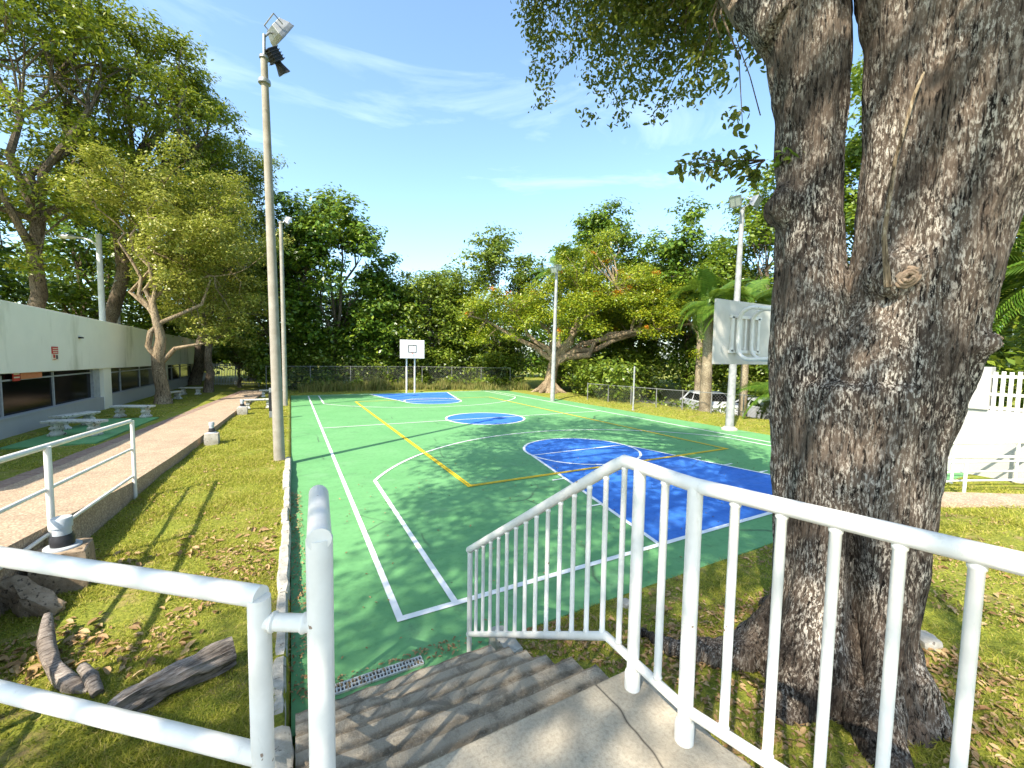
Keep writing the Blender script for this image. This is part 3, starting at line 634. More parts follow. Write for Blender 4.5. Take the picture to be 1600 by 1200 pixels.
# ------------------------------------------------------------------ poles and lamps
def pole(name, lab, base, lean, h, r0, r1, mat, seg=20, group='light poles round the court'):
    t = thing(name, lab, 'light pole', base, group); b = Vector(base); tp = b+Vector((*lean, h))
    MB().tube([b-Vector((0, 0, 0.2)), b.lerp(tp, 0.5), tp], [r0, (r0+r1)/2, r1], seg).build('shaft', mat, t, True)
    return t, tp
def floodbox(parent, c, yaw, tilt, w, h, d, name='floodlight'):
    m = Matrix.Rotation(yaw, 3, 'Z') @ Matrix.Rotation(tilt, 3, 'X'); c = Vector(c)
    def T(p): return c+m@Vector(p)
    vs = [T((x, y, z)) for y, k in ((-d/2, 0.62), (d*0.2, 0.95), (d/2, 1.0)) for x, z in ((-w/2*k, -h/2*k), (w/2*k, -h/2*k), (w/2*k, h/2*k), (-w/2*k, h/2*k))]
    fs = [(0, 3, 2, 1), (8, 9, 10, 11)]+[(4*i+k, 4*i+(k+1) % 4, 4*i+4+(k+1) % 4, 4*i+4+k) for i in range(2) for k in range(4)]
    o = MB().add(vs, fs).build(name, 'grey_metal', parent, bevel=0.008)
    MB().box(T((0, d/2+0.006, 0)), (w*0.88, 0.01, h*0.86), rot=m).build('lens', 'lens', o)
    fr = MB()
    for x, z, a, b in ((0, h/2, w, 0.03), (0, -h/2, w, 0.03), (w/2, 0, 0.03, h), (-w/2, 0, 0.03, h), (0, 0, 0.02, h)): fr.box(T((x*0.98, d/2+0.012, z*0.98)), (a, 0.03, b), rot=m)
    fr.build('rim', 'grey_metal', o)
    MB().tube([T((-w/2-0.02, 0, 0)), T((-w/2-0.02, -d*0.9, 0)), T((w/2+0.02, -d*0.9, 0)), T((w/2+0.02, 0, 0))], 0.014, 6).build('bracket', 'grey_metal', o)
    return o
p1, t1 = pole('light_pole', 'tall tapered concrete light pole with floodlights at the court kerb', (-1.28, 7.51, 0.08), (-0.15, 0, ), 9.75, 0.13, 0.074, 'pole', 28)
MB().tube([t1-Vector((0, 0, 0.25)), t1+Vector((0.015, 0, 0.5))], 0.035, 10).build('tenon', 'grey_metal', p1, True)
MB().lathe(t1-Vector((0, 0, 0.05)), [(0.10, 0), (0.10, 0.05), (0.06, 0.07)], 16).build('collar', 'grey_metal', p1, True)
floodbox(p1, t1+Vector((0.30, 0.12, 0.78)), R(-68), R(-32), 0.52, 0.5, 0.26)
MB().tube([t1+Vector((0.0, 0, 0.42)), t1+Vector((0.12, 0.06, 0.62)), t1+Vector((0.22, 0.1, 0.66))], 0.022, 8).build('arm', 'grey_metal', p1, True)
MB().lathe(t1+Vector((0, 0, -0.62)), [(0.132, 0), (0.137, 0.04), (0.132, 0.08)], 18).build('band', 'grey_metal', p1, True)
cc = t1+Vector((0.20, 0.08, 0.14)); mrot = Matrix.Rotation(R(-62), 3, 'Z') @ Matrix.Rotation(R(-48), 3, 'X')
bl = MB(); bl.box(cc, (0.24, 0.28, 0.26), rot=mrot)
for i in range(5): bl.box(cc+mrot@Vector((0, -0.12+0.06*i, 0)), (0.29, 0.018, 0.31), rot=mrot)
lamp2 = bl.build('ballast_box', 'black', p1, bevel=0.006)
bell = MB(); ring = []
for r, yy in ((0.07, 0.12), (0.09, 0.2), (0.15, 0.36), (0.155, 0.38)): ring.append([cc+mrot@Vector((r*math.cos(j*math.pi/10), yy, r*math.sin(j*math.pi/10))) for j in range(20)])
bell.add([p for q in ring for p in q], [(i*20+j, i*20+(j+1) % 20, i*20+20+(j+1) % 20, i*20+20+j) for i in range(3) for j in range(20)]+[tuple(60+j for j in range(20))]); bell.build('reflector', 'black', lamp2, True)
MB().box(cc+mrot@Vector((0, 0.386, 0)), (0.2, 0.006, 0.2), rot=mrot).build('lens', 'lens', lamp2)
MB().tube([t1+Vector((0, 0, 0.1)), cc], 0.02, 8).build('arm', 'grey_metal', p1, True)
p2, t2 = pole('light_pole', 'slim concrete light pole behind the tall near one', (-1.28, 20.3, 0.06), (-0.05, 0), 9.5, 0.115, 0.085, 'pole')
floodbox(p2, t2+Vector((0.28, 0.0, 0.12)), R(-80), R(-25), 0.42, 0.4, 0.22); MB().tube([t2-Vector((0, 0, 0.1)), t2+Vector((0.2, 0, 0.1))], 0.025, 8).build('arm', 'grey_metal', p2)
MB().lathe(t2-Vector((0, 0, 0.08)), [(0.10, 0), (0.10, 0.06), (0.05, 0.1)], 14).build('cap', 'pole', p2, True)
p3, t3 = pole('light_pole', 'pale light pole in front of the orange flowering tree', (14.15, 18.1, 0.0), (0.12, 0), 8.5, 0.15, 0.09, 'galv')
floodbox(p3, t3+Vector((-0.35, -0.25, 0.0)), R(120), R(-30), 0.4, 0.36, 0.2); floodbox(p3, t3+Vector((0.02, -0.1, 0.2)), R(160), R(-30), 0.36, 0.36, 0.25); MB().tube([t3, t3+Vector((-0.4, -0.2, -0.02))], 0.025, 8).build('arm', 'grey_metal', p3)
p4, t4 = pole('light_pole', 'rust-speckled grey light pole behind the near backboard', (14.85, 6.15, 0.0), (0.12, 0.0), 8.9, 0.165, 0.085, 'galv')
MB().lathe((14.85, 6.15, 0.0), [(0.33, -0.1), (0.31, 0.06), (0.24, 0.10), (0.2, 0.14)], 18).build('footing', 'concrete', p4, True)
floodbox(p4, t4+Vector((-0.55, -0.1, 0.18)), R(105), R(-30), 0.42, 0.4, 0.24); floodbox(p4, t4+Vector((0.15, -0.4, 0.2)), R(190), R(-30), 0.42, 0.4, 0.24); MB().tube([t4, t4+Vector((-0.5, -0.05, 0.15))], 0.025, 8).tube([t4, t4+Vector((0.1, -0.35, 0.15))], 0.025, 8).build('arm', 'grey_metal', p4)
# street lamp behind the building
M['white_metal'] = mottled('lamp_white_metal', (0.6, 0.63, 0.68), (0.72, 0.75, 0.8), 5, 0.4, 0.05)
lp = (-10.75, 28.7, 0.2); sl2 = thing('street_lamp', 'white street lamp with curved arm rising behind the building', 'street lamp', lp)
MB().tube([lp, (lp[0], lp[1], 9.6)], [0.16, 0.13], 14).build('shaft', 'white_metal', sl2, True)
u = Vector((-0.93, 0.36, 0)).normalized(); q = Vector((lp[0], lp[1], 9.0))
MB().tube([q+Vector((0, 0, -0.5)), q+u*0.12+Vector((0, 0, -0.05)), q+u*0.4+Vector((0, 0, 0.22)), q+u*0.9+Vector((0, 0, 0.36)), q+u*1.3+Vector((0, 0, 0.4))], 0.05, 10).build('arm', 'white_metal', sl2, True)
hd = MB(); vs = []
for tt, w, hh in ((0, 0.06, 0.06), (0.18, 0.15, 0.12), (0.5, 0.19, 0.15), (0.8, 0.13, 0.1), (0.9, 0.04, 0.04)):
    cx = q+u*(1.2+tt)+Vector((0, 0, 0.4)); n = Vector((-u.y, u.x, 0))
    vs += [cx+n*w*math.cos(j*math.pi/4)+Vector((0, 0, hh*math.sin(j*math.pi/4)-0.02)) for j in range(8)]
hd.add(vs, [(i*8+j, i*8+(j+1) % 8, i*8+8+(j+1) % 8, i*8+8+j) for i in range(4) for j in range(8)]+[tuple(range(7, -1, -1)), tuple(range(32, 40))]).build('lamp_head', 'white_metal', sl2, True)
tp = tag(MB().tube([(-10.8, 31.4, 0.2), (-10.8, 31.4, 7.4)], [0.13, 0.11], 12).build('post', 'galv', None, True), 'plain grey post to the right of the street lamp behind the building', 'post')
vp = thing('net_post', 'thin white post on the grass right of the court', 'post', (15.6, 12.3, 0.03))
MB().tube([(15.6, 12.3, 0), (15.6, 12.3, 2.45)], 0.045, 12).build('shaft', 'galv', vp, True); MB().lathe((15.6, 12.3, 0.0), [(0.09, 0), (0.09, 0.05), (0.05, 0.06)], 14).build('base', 'galv', vp, True)
ub = thing('utility_box', 'dark utility box on a short post behind the tall light pole', 'utility box', (-1.75, 15.9, 0.1))
MB().box((-1.75, 15.9, 0.78), (0.2, 0.16, 0.8)).build('cabinet', 'black', ub, bevel=0.01); MB().box((-1.75, 15.9, 0.24), (0.18, 0.15, 0.28)).build('base', 'grey_metal', ub); MB().box((-1.75, 15.9, 1.26), (0.16, 0.14, 0.2)).build('meter', 'grey_metal', ub, bevel=0.01)

# ------------------------------------------------------------------ basketball hoops
def hoop_ring(parent, c, r=0.225):
    m = MB(); m.tube([(c[0]+r*math.cos(a*math.pi/12), c[1]+r*math.sin(a*math.pi/12), c[2]) for a in range(25)], 0.012, 8, False); return m.build('rim', 'rust', parent, True)
fh = thing('basketball_hoop', 'far basketball hoop with white backboard on two slim posts', 'basketball hoop', (7.05, 26.9, 0.0))
for x in (6.72, 7.34): MB().tube([(x, 26.85, 0), (x, 26.85, 3.3)], 0.06, 12).build('post', 'white_paint', fh, True)
bd = MB().box((7.08, 26.55, 3.33), (1.84, 0.05, 1.38)).build('backboard', 'board_white', fh, bevel=0.006)
tg = MB()
for x, z, a, b in ((0, 0.29, 0.62, 0.055), (0, -0.22, 0.62, 0.055), (0.29, 0.035, 0.055, 0.56), (-0.29, 0.035, 0.055, 0.56)): tg.box((7.08+x, 26.519, 3.32+z), (a, 0.006, b))
tg.build('target_square', 'black', bd)
for x in (6.72, 7.34): MB().tube([(x, 26.85, 3.2), (x, 26.6, 3.2)], 0.04, 10).build('arm', 'white_paint', fh, True)
rm = hoop_ring(fh, (7.08, 26.22, 3.0)); MB().tube([(7.08, 26.52, 3.02), (7.08, 26.44, 3.0)], 0.03, 8).build('bracket', 'rust', rm)
nh = thing('basketball_hoop', 'near basketball hoop seen from behind beside the big trunk', 'basketball hoop', (6.86, -0.35, 0.0))
MB().tube([(6.86, -0.35, -0.1), (6.86, -0.35, 3.6)], 0.11, 16).build('post', 'white_paint', nh, True)
by = 0.80; bz0, bz1 = 2.76, 4.0; bxc = 7.0
bd = MB().box((bxc, by, (bz0+bz1)/2), (1.8, 0.05, bz1-bz0)).build('backboard', 'board_back', nh, bevel=0.006)
fr = MB(); zc = 3.35
for x in (-0.42, 0.42): fr.box((bxc+x, by-0.045, zc), (0.07, 0.04, 0.68))
for z in (-0.34, 0.34): fr.box((bxc, by-0.047, zc+z), (1.0, 0.036, 0.06))
for x in (-0.16, 0.0, 0.2): fr.box((bxc+x, by-0.04, zc), (0.05, 0.03, 0.62))
fr.build('mounting_frame', 'white_paint', bd)
for x in (6.68, 7.12):
    pts = []
    for a in range(0, 91, 15): pts.append((x, by-0.36+0.26*math.sin(R(a)), 3.58+0.26*math.cos(R(a))))
    for a in range(0, 91, 15): pts.append((x, by-0.36+0.26*math.cos(R(a)), 3.12-0.26*math.sin(R(a))))
    MB().tube([(6.86+(x-6.86)*0.4, -0.35, 3.84 if False else 3.72)]+pts+[(6.86+(x-6.86)*0.4, -0.35, 2.9)], 0.036, 12).build('support_arm', 'white_paint', nh, True)
rm = hoop_ring(nh, (bxc, by+0.4, 3.0)); MB().box((bxc, by+0.1, 3.0), (0.14, 0.16, 0.04)).build('bracket', 'rust', rm)
# ------------------------------------------------------------------ the building on the left
BX = -8.3
bld = thing('building', 'long low pale building with dark ribbon windows beside the walk', 'building', (BX, 22, 0.2))
Y0, Y1 = 4.0, 47.0
def dz(y): return 4.36-0.0125*(y-4)
m = MB(); m.add([(x, y, z) for x in (BX+0.0, BX-2.1) for y, z in ((Y0, 2.2), (Y0, dz(Y0)), (Y1, dz(Y1)), (Y1, 1.78))], [(0, 3, 2, 1), (4, 5, 6, 7), (0, 1, 5, 4), (1, 2, 6, 5), (2, 3, 7, 6), (0, 4, 7, 3)])
m.build('parapet_wall', 'wall', bld, bevel=0.02)
MB().box((BX-0.26, (Y0+Y1)/2, 0.38), (0.36, Y1-Y0, 0.78)).build('base_wall', 'wall_white', bld)
MB().box((BX-1.4, (Y0+Y1)/2, 1.1), (0.2, Y1-Y0-0.3, 2.3)).build('inner_wall', 'black', bld)
bays = [(4.3, 19.8, (7.5, 10.4, 13.54, 16.58)), (21.32, 28.9, (23.18, 26.18)), (31.35, 39.6, (33.3, 35.9)), (41.8, 46.5, (44,))]
for y0, y1, mul in bays:
    zb = 0.77; w = thing('window', '', 'x', (0, 0, 0)); del w['label']; del w['category']; w.parent = bld
    ed = [y0]+list(mul)+[y1]
    zt = 2.19-0.0086*(y1-4)-0.01
    for a, b in zip(ed[:-1], ed[1:]): MB().box((BX-0.30, (a+b)/2, (zb+zt)/2), (0.02, b-a-0.05, zt-zb)).build('pane', 'glass', w)
    for yy in ed[1:-1]: MB().box((BX-0.285, yy, (zb+zt)/2), (0.08, 0.07, zt-zb)).build('mullion', 'alu', w)
    MB().box((BX-0.2, (y0+y1)/2, zb+0.025), (0.3, y1-y0, 0.05)).build('sill', 'wall_white', w)
    MB().box((BX-0.28, (y0+y1)/2, zt-0.16), (0.06, y1-y0, 0.05)).build('transom', 'alu', w)
pi = [(2.6, 4.3), (20.45, 21.32), (28.95, 31.3), (39.7, 41.7)]
for a, b in pi: MB().box((BX-0.16, (a+b)/2, 1.1), (0.2, b-a, 2.15)).build('pier', 'wall', bld)
MB().box((BX-0.24, 20.1, 1.4), (0.1, 0.66, 1.4)).build('panel', 'alu', bld)
sg = thing('wall_sign', 'small red notice sign on the pale building wall', 'sign', (BX+0.01, 16.07, 2.7))
M['red'] = mottled('sign_red', (0.50, 0.045, 0.03), (0.56, 0.06, 0.04), 6, 0.5, 0); M['orange'] = mottled('sign_orange', (0.6, 0.2, 0.09), (0.66, 0.26, 0.14), 6, 0.5, 0); M['cream'] = mottled('sign_cream', (0.72, 0.6, 0.45), (0.76, 0.66, 0.5), 6, 0.6, 0)
MB().box((BX+0.012, 16.07, 2.82), (0.02, 0.42, 0.25)).build('upper_panel', 'red', sg); MB().box((BX+0.012, 16.07, 2.58), (0.02, 0.42, 0.22)).build('lower_panel', 'cream', sg)
for z, ww in ((2.88, 0.34), (2.81, 0.36), (2.745, 0.3)): MB().box((BX+0.0245, 16.07, z), (0.004, ww, 0.028)).build('lettering', 'cream', sg)
for y_, z_, ww, hh, c_ in ((15.98, 2.61, 0.13, 0.12, 'red'), (16.16, 2.58, 0.12, 0.14, 'black'), (16.0, 2.50, 0.2, 0.03, 'orange')): MB().box((BX+0.0245, y_, z_), (0.004, ww, hh)).build('print', c_, sg)
sg2 = thing('window_banner', 'orange banner board under the parapet in the nearest window', 'sign', (BX-0.22, 15.0, 2.0))
MB().box((BX-0.2, 15.05, 1.99), (0.02, 1.25, 0.2)).build('board', 'orange', sg2); MB().box((BX-0.2, 14.2, 2.0), (0.022, 0.36, 0.3)).build('end_panel', 'red', sg2)
for z in (2.06, 1.96): MB().box((BX-0.187, 14.2, z), (0.004, 0.3, 0.04)).build('lettering', 'cream', sg2)
tag(MB().box((BX+0.04, 18.07, 3.33), (0.1, 0.24, 0.06)).build('vent_spout', 'black', None, bevel=0.01), 'small dark drain slot high on the pale building wall', 'drain spout')

# green slab and concrete benches
pad = MB().prism([(-7.7, 11.2), (-5.82, 11.2), (-5.6, 16.4), (-7.4, 16.6)], 0.05, 0.262).build('pavement', 'court_green'); struct(pad)
def bench(c, rz, lab, L_=1.35, h=0.46, base=0.26, arcw=0.0):
    t = thing('concrete_bench', lab, 'bench', (c[0], c[1], base), 'concrete benches by the walk'); m = Matrix.Rotation(rz, 3, 'Z'); o = Vector((c[0], c[1], base))
    s = MB(); vs = []; n = 9
    for i in range(n):
        x = (i/(n-1)-0.5)*L_; b = arcw*(1-(2*x/L_)**2)
        vs += [o+m@Vector((x, b-0.2, h-0.07)), o+m@Vector((x, b-0.22, h-0.02)), o+m@Vector((x, b-0.2, h)), o+m@Vector((x, b+0.2, h)), o+m@Vector((x, b+0.22, h-0.02)), o+m@Vector((x, b+0.2, h-0.07))]
    s.add(vs, [(6*i+k, 6*i+(k+1) % 6, 6*i+6+(k+1) % 6, 6*i+6+k) for i in range(n-1) for k in range(6)]+[tuple(range(5, -1, -1)), tuple(6*(n-1)+k for k in range(6))]); s.build('seat', 'bench', t)
    for d in (-1, 1):
        lg = MB(); prof = [(0.19, 0), (0.2, 0.05), (0.15, 0.09), (0.115, 0.16), (0.15, 0.2), (0.155, 0.25), (0.11, 0.29), (0.14, 0.34), (0.18, h-0.075)]
        vs = []
        for w, z in prof: vs += [o+m@Vector((d*L_*0.34+sx*w*0.55, sy*w, z)) for sx, sy in ((-1, -1), (1, -1), (1, 1), (-1, 1))]
        lg.add(vs, [(4*i+k, 4*i+(k+1) % 4, 4*i+4+(k+1) % 4, 4*i+4+k) for i in range(len(prof)-1) for k in range(4)]+[(3, 2, 1, 0), tuple(4*(len(prof)-1)+k for k in range(4))]); lg.build('leg', 'bench', t, bevel=0.012)
    return t
bench((-6.75, 12.75), R(-22), 'concrete bench nearest the camera on the green slab', 1.5, arcw=0.12)
bench((-7.35, 14.6), R(65), 'concrete bench turned end-on beside the building wall', 1.3)
bench((-6.45, 16.7), R(-22), 'concrete bench at the far end of the green slab', 1.35)
bench((-6.75, 24.3), R(70), 'concrete bench hidden behind the leaning pale tree trunk', 1.2, base=0.2)
bench((-6.55, 27.8), R(-15), 'concrete bench on the grass before the last windows', 1.15, base=0.18)
bench((-2.45, 19.3), R(5), 'concrete bench on the lawn side of the walk near the second pole', 1.25, base=0.12)
bench((-2.1, 25.5), R(5), 'farthest concrete bench at the end of the walk', 1.3, base=0.1)
# gate
gt = thing('picket_gate', 'grey metal picket gate closing the far end of the walk', 'gate', (-4.8, 35.6, 0.15))
ga, gb = Vector((-6.6, 36.1, 0.15)), Vector((-3.35, 35.2, 0.15)); n = 30
for i in range(n+1):
    p = ga.lerp(gb, i/n); big = i in (0, n//2, n); MB().box(p+Vector((0, 0, 0.95)), (0.09 if big else 0.045, 0.09 if big else 0.03, 2.0 if big else 1.75)).build('post' if big else 'picket', 'alu', gt)
for z in (0.2, 1.65): MB().tube([ga+Vector((0, 0.02, z)), gb+Vector((0, 0.02, z))], 0.03, 8).build('crossbar', 'alu', gt)

# ------------------------------------------------------------------ fences, right-hand wall, ramp, cars
def chain_fence(name, lab, pts, h, step=2.6):
    t = thing(name, lab, 'fence', (*pts[0], 0.0)); wires = MB()
    for a, b in zip(pts[:-1], pts[1:]):
        a = Vector((*a, 0)); b = Vector((*b, 0)); L_ = (b-a).length; n = max(1, round(L_/step)); d = (b-a).normalized()
        for i in range(n+1 if b.xy == Vector(pts[-1]) else n): p = a.lerp(b, i/n); MB().tube([p, p+Vector((0, 0, h+0.05))], 0.03, 8).build('post', 'fence', t, True)
        MB().tube([a+Vector((0, 0, h)), b+Vector((0, 0, h))], 0.02, 6).build('top_rail', 'fence', t, True)
        k = 0.0
        while k < L_:
            for s in (1, -1):
                p = a+d*k; q = a+d*(k+s*h*0.9); q = q
                if 0 <= k+s*h*0.9 <= L_: wires.tube([p+Vector((0, 0, 0.03)), q+Vector((0, 0, h))], 0.0035, 3, False)
            k += 0.16
    wires.build('wire_mesh', 'fence', t); return t
chain_fence('chain_link_fence', 'chain-link fence in front of the trees behind the far hoop', [(-2.6, 30.6), (9.0, 30.6), (16.0, 27.5)], 1.9, 3.0)
chain_fence('chain_link_fence', 'low chain-link fence between the right lawn and the parked cars', [(16.6, 17.5), (17.6, 12.5), (18.7, 8.0), (19.3, 3.0)], 1.15, 1.6)
road = MB().prism([(20.3, -4), (27, -4), (27, 21), (20.3, 20)], -0.9, -0.60).build('road', mottled('asphalt', (0.06, 0.06, 0.062), (0.09, 0.09, 0.088), 6, 0.9, 0.3, 80)); struct(road)
def car(lab, loc, rz, paint, L_=4.4, W_=1.78, H_=1.55, suv=True):
    t = thing('parked_car', lab, 'car', loc, 'cars parked beyond the fence'); t.rotation_euler = (0, 0, rz)
    org = Vector(loc)
    def B(mb, name, mat, par, **k):
        mb.v = [tuple(Vector(p)+org) for p in mb.v]; return mb.build(name, mat, par, **k)
    hl = L_/2
    prof = [(-hl, 0.32, 0.9), (-hl, 0.62, 0.95), (-hl+0.12, 0.88, 0.97), (-hl+1.1, 0.98, 1.0), (hl-0.5, 1.02, 1.0), (hl-0.05, 0.92, 0.96), (hl, 0.55, 0.95), (hl-0.04, 0.3, 0.92)]
    m = MB(); n = len(prof); vs = [(x, s*W_/2*k, z) for s in (-1, 1) for x, z, k in prof]
    m.add(vs, [tuple(range(n)), tuple(range(2*n-1, n-1, -1))]+[((i+1) % n, i, n+i, n+(i+1) % n) for i in range(n)]); body = B(m, 'body', paint, t, bevel=0.05)
    roof = [(-hl+1.05, 0.97), (-hl+1.75, H_-0.04), (-hl+2.3, H_), (hl-1.1 if suv else hl-1.5, H_-0.02), (hl-0.45 if suv else hl-0.7, 1.0)]
    n = len(roof); m = MB(); vs = [(x, s*(W_/2*0.95 if z < 1.1 else W_/2*0.78), z) for s in (-1, 1) for x, z in roof]
    m.add(vs, [tuple(range(n)), tuple(range(2*n-1, n-1, -1))]+[((i+1) % n, i, n+i, n+(i+1) % n) for i in range(n)]); cab = B(m, 'cabin', paint, t, bevel=0.03)
    for s in (-1, 1):
        g = [(-hl+1.35, 1.03), (-hl+1.85, H_-0.14), (hl-1.25 if suv else hl-1.6, H_-0.14), (hl-0.75 if suv else hl-1.0, 1.03)]
        f = lambda z: s*(W_/2*(0.95+(0.78-0.95)*(z-1.0)/(H_-1.0))+0.012)
        for xa, xb in ((0, 0.47), (0.53, 1)):
            b0 = g[0][0]+(g[3][0]-g[0][0])*xa; b1 = g[0][0]+(g[3][0]-g[0][0])*xb; t0 = g[1][0]+(g[2][0]-g[1][0])*xa; t1_ = g[1][0]+(g[2][0]-g[1][0])*xb
            q = [(b0, f(1.03), 1.03), (b1, f(1.03), 1.03), (t1_, f(H_-0.14), H_-0.14), (t0, f(H_-0.14), H_-0.14)]
            B(MB().add(q, [(0, 1, 2, 3) if s < 0 else (3, 2, 1, 0)]), 'side_window', 'glass', cab)
    a, b = roof[0], roof[1]
    B(MB().add([(a[0]+0.06, y_*W_/2*0.86, a[1]+0.09) for y_ in (-1, 1)]+[(b[0]-0.09, y_*W_/2*0.74, b[1]-0.05) for y_ in (1, -1)], [(3, 2, 1, 0)]), 'windscreen', 'glass', cab)
    for x in (-hl+0.85, hl-0.85):
        for s in (-1, 1):
            w = B(MB().tube([(x, s*(W_/2-0.2), 0.33), (x, s*(W_/2+0.012), 0.33)], 0.33, 20), 'wheel', 'black', t, smooth=True)
            B(MB().tube([(x, s*(W_/2), 0.33), (x, s*(W_/2+0.022), 0.33)], 0.2, 14), 'rim', 'grey_metal', w, smooth=True)
    for s in (-1, 1): B(MB().box((-hl+0.03, s*W_*0.36, 0.76), (0.12, 0.34, 0.14)), 'headlight', 'lens', t, bevel=0.02)
def paint(name, c):
    t = NT(name); t.fin(c, 0.3, 0.5); t.b.inputs['Coat Weight'].default_value = 0.6; t.b.inputs['Coat Roughness'].default_value = 0.06; return t.m
car('white car parked behind the palm trunk beyond the low fence', (21.4, 11.9, -0.60), R(62), paint('car_white', (0.62, 0.63, 0.64)))
car('silver car half hidden by the grey light pole', (22.0, 8.9, -0.60), R(72), paint('car_silver', (0.42, 0.43, 0.44)), suv=False, H_=1.42)
car('red car parked farthest right behind the backboard', (25.4, 8.1, -0.60), R(75), paint('car_red', (0.42, 0.02, 0.02)))

wl = thing('boundary_wall', 'white retaining wall topped by a white slatted parapet right of the big tree', 'wall', (14.45, -5, 0))
MB().box((14.6, -5.9, 0.8), (0.3, 11.8, 1.8)).build('lower_wall', 'wall_white', wl)
for y_ in (-0.17, -0.78, -3.6, -6.4, -9.2): MB().box((14.58, y_, 2.24), (0.36, 0.36, 1.08)).build('pillar', 'wall_white', wl, bevel=0.01)
for a, b in ((-0.6, -0.35), (-3.42, -0.96), (-6.22, -3.78), (-9.02, -6.58)):
    for z in (1.76, 2.10, 2.55): MB().box((14.52, (a+b)/2, z), (0.05, b-a, 0.07)).build('rail', 'white_paint', wl)
    n = max(2, int((b-a)/0.125))
    for i in range(n): MB().box((14.49, a+(b-a)*(i+0.5)/n, 2.17), (0.03, 0.07, 0.98+0.03*(i % 2))).build('slat', 'white_paint', wl)
rp = MB().prism([(9.5, -0.95), (10.45, -0.95), (12.25, -2.02), (16.2, -4.5), (15.6, -5.3), (10.95, -2.28)], -0.1, 0.19).build('path', 'pebble'); struct(rp)
def plain_rail(lab, pts, zt, posts, loc, mids):
    t = rail('pipe_railing', lab, loc)
    tube_part(t, 'top_rail', [(x, y, zt) for x, y in pts], 0.03)
    for z in mids: tube_part(t, 'middle_rail', [(x, y, z) for x, y in pts], 0.022)
    for k in posts:
        q = Vector((*pts[0], 0)).lerp(Vector((*pts[-1], 0)), k); tube_part(t, 'post', [(q.x, q.y, 0.05), (q.x, q.y, zt)], 0.03)
plain_rail('white pipe railing on the near side of the right-hand path', [(10.6, -0.98), (11.6, -1.12), (15.5, -2.75)], 0.82, (0.2, 0.62, 0.98), (11.6, -1.1, 0), (0.5, 0.3))
plain_rail('white pipe railing on the far side of the right-hand path', [(12.5, -0.86), (16, -2.2)], 1.0, (0.02, 0.5, 0.98), (12.5, -0.9, 0), (0.55,))

# ------------------------------------------------------------------ the big tree
BC = Vector((2.92, -2.71, 0.2)); VD = Vector((0.93, 0.368, 0)); VR = Vector((0.368, -0.93, 0))
def bt(off, z, depth=0.0): return BC*1+VR*off+VD*depth+Vector((0, 0, z-0.2))
big = thing('big_tree', 'huge grey-barked multi-stemmed tree in front of the railing', 'tree', BC)
mb = MB()
mb.tube([bt(0, -0.3), bt(0, 0.16), bt(0, 0.4), bt(0, 0.75), bt(-0.02, 1.4), bt(-0.01, 2.0), bt(-0.01, 2.66)], [0.80, 0.64, 0.53, 0.465, 0.44, 0.47, 0.48], 24, ell=0.9)
mb.tube([bt(-0.12, 0.6), bt(-0.14, 1.6), bt(-0.21, 2.6), bt(-0.31, 3.2), bt(-0.365, 3.7), bt(-0.385, 4.16), bt(-0.41, 4.9), bt(-0.49, 5.7), bt(-0.70, 6.8, 0.1), bt(-0.9, 8.4, 0.3), bt(-1.3, 10.5, 0.6)], [0.34, 0.33, 0.33, 0.27, 0.225, 0.215, 0.225, 0.30, 0.25, 0.22, 0.16], 20)
mb.tube([bt(0.0, 0.6, -0.1), bt(0.04, 1.8, -0.12), bt(0.12, 2.8, -0.06), bt(0.16, 3.3), bt(0.175, 4.2), bt(0.165, 5.2), bt(0.09, 5.8), bt(0.05, 6.6, 0.1), bt(0.35, 9, 0.5), bt(0.6, 11.5, 1.2)], [0.30, 0.31, 0.29, 0.225, 0.215, 0.22, 0.26, 0.25, 0.2, 0.14], 20)
mb.tube([bt(0.1, 0.4), bt(0.14, 1.6), bt(0.25, 2.5), bt(0.38, 3.3), bt(0.50, 4.1), bt(0.58, 4.9), bt(0.68, 5.8), bt(0.95, 7.2, -0.1), bt(1.5, 9, -0.4), bt(2.1, 11.5, -0.8)], [0.38, 0.34, 0.34, 0.315, 0.30, 0.30, 0.31, 0.27, 0.22, 0.15], 20)
for off, dep, L_, zt, r in ((-0.55, -0.15, 0.55, 0.75, 0.16), (-0.2, -0.5, 0.45, 1.0, 0.19), (0.22, -0.5, 0.45, 0.9, 0.17), (0.52, -0.1, 0.22, 0.8, 0.15), (0.2, 0.6, 0.7, 0.6, 0.18), (-0.3, 0.5, 0.7, 0.7, 0.18)):
    d = (VR*off+VD*dep).normalized(); b = BC
    mb.tube([b+d*0.22+Vector((0, 0, zt)), b+d*0.42+Vector((0, 0, zt*0.35)), b+d*(0.45+L_*0.45)+Vector((0, 0, 0.03)), b+d*(0.45+L_)+Vector((0, 0, -0.08))], [r, r*1.15, r*0.8, r*0.45], 12)
# creeping roots towards the stairs
mb.tube([bt(-0.45, 0.35, -0.2), bt(-0.8, 0.27, -0.42), bt(-1.15, 0.2, -0.5), bt(-1.5, 0.12, -0.35)], [0.15, 0.09, 0.065, 0.03], 10)
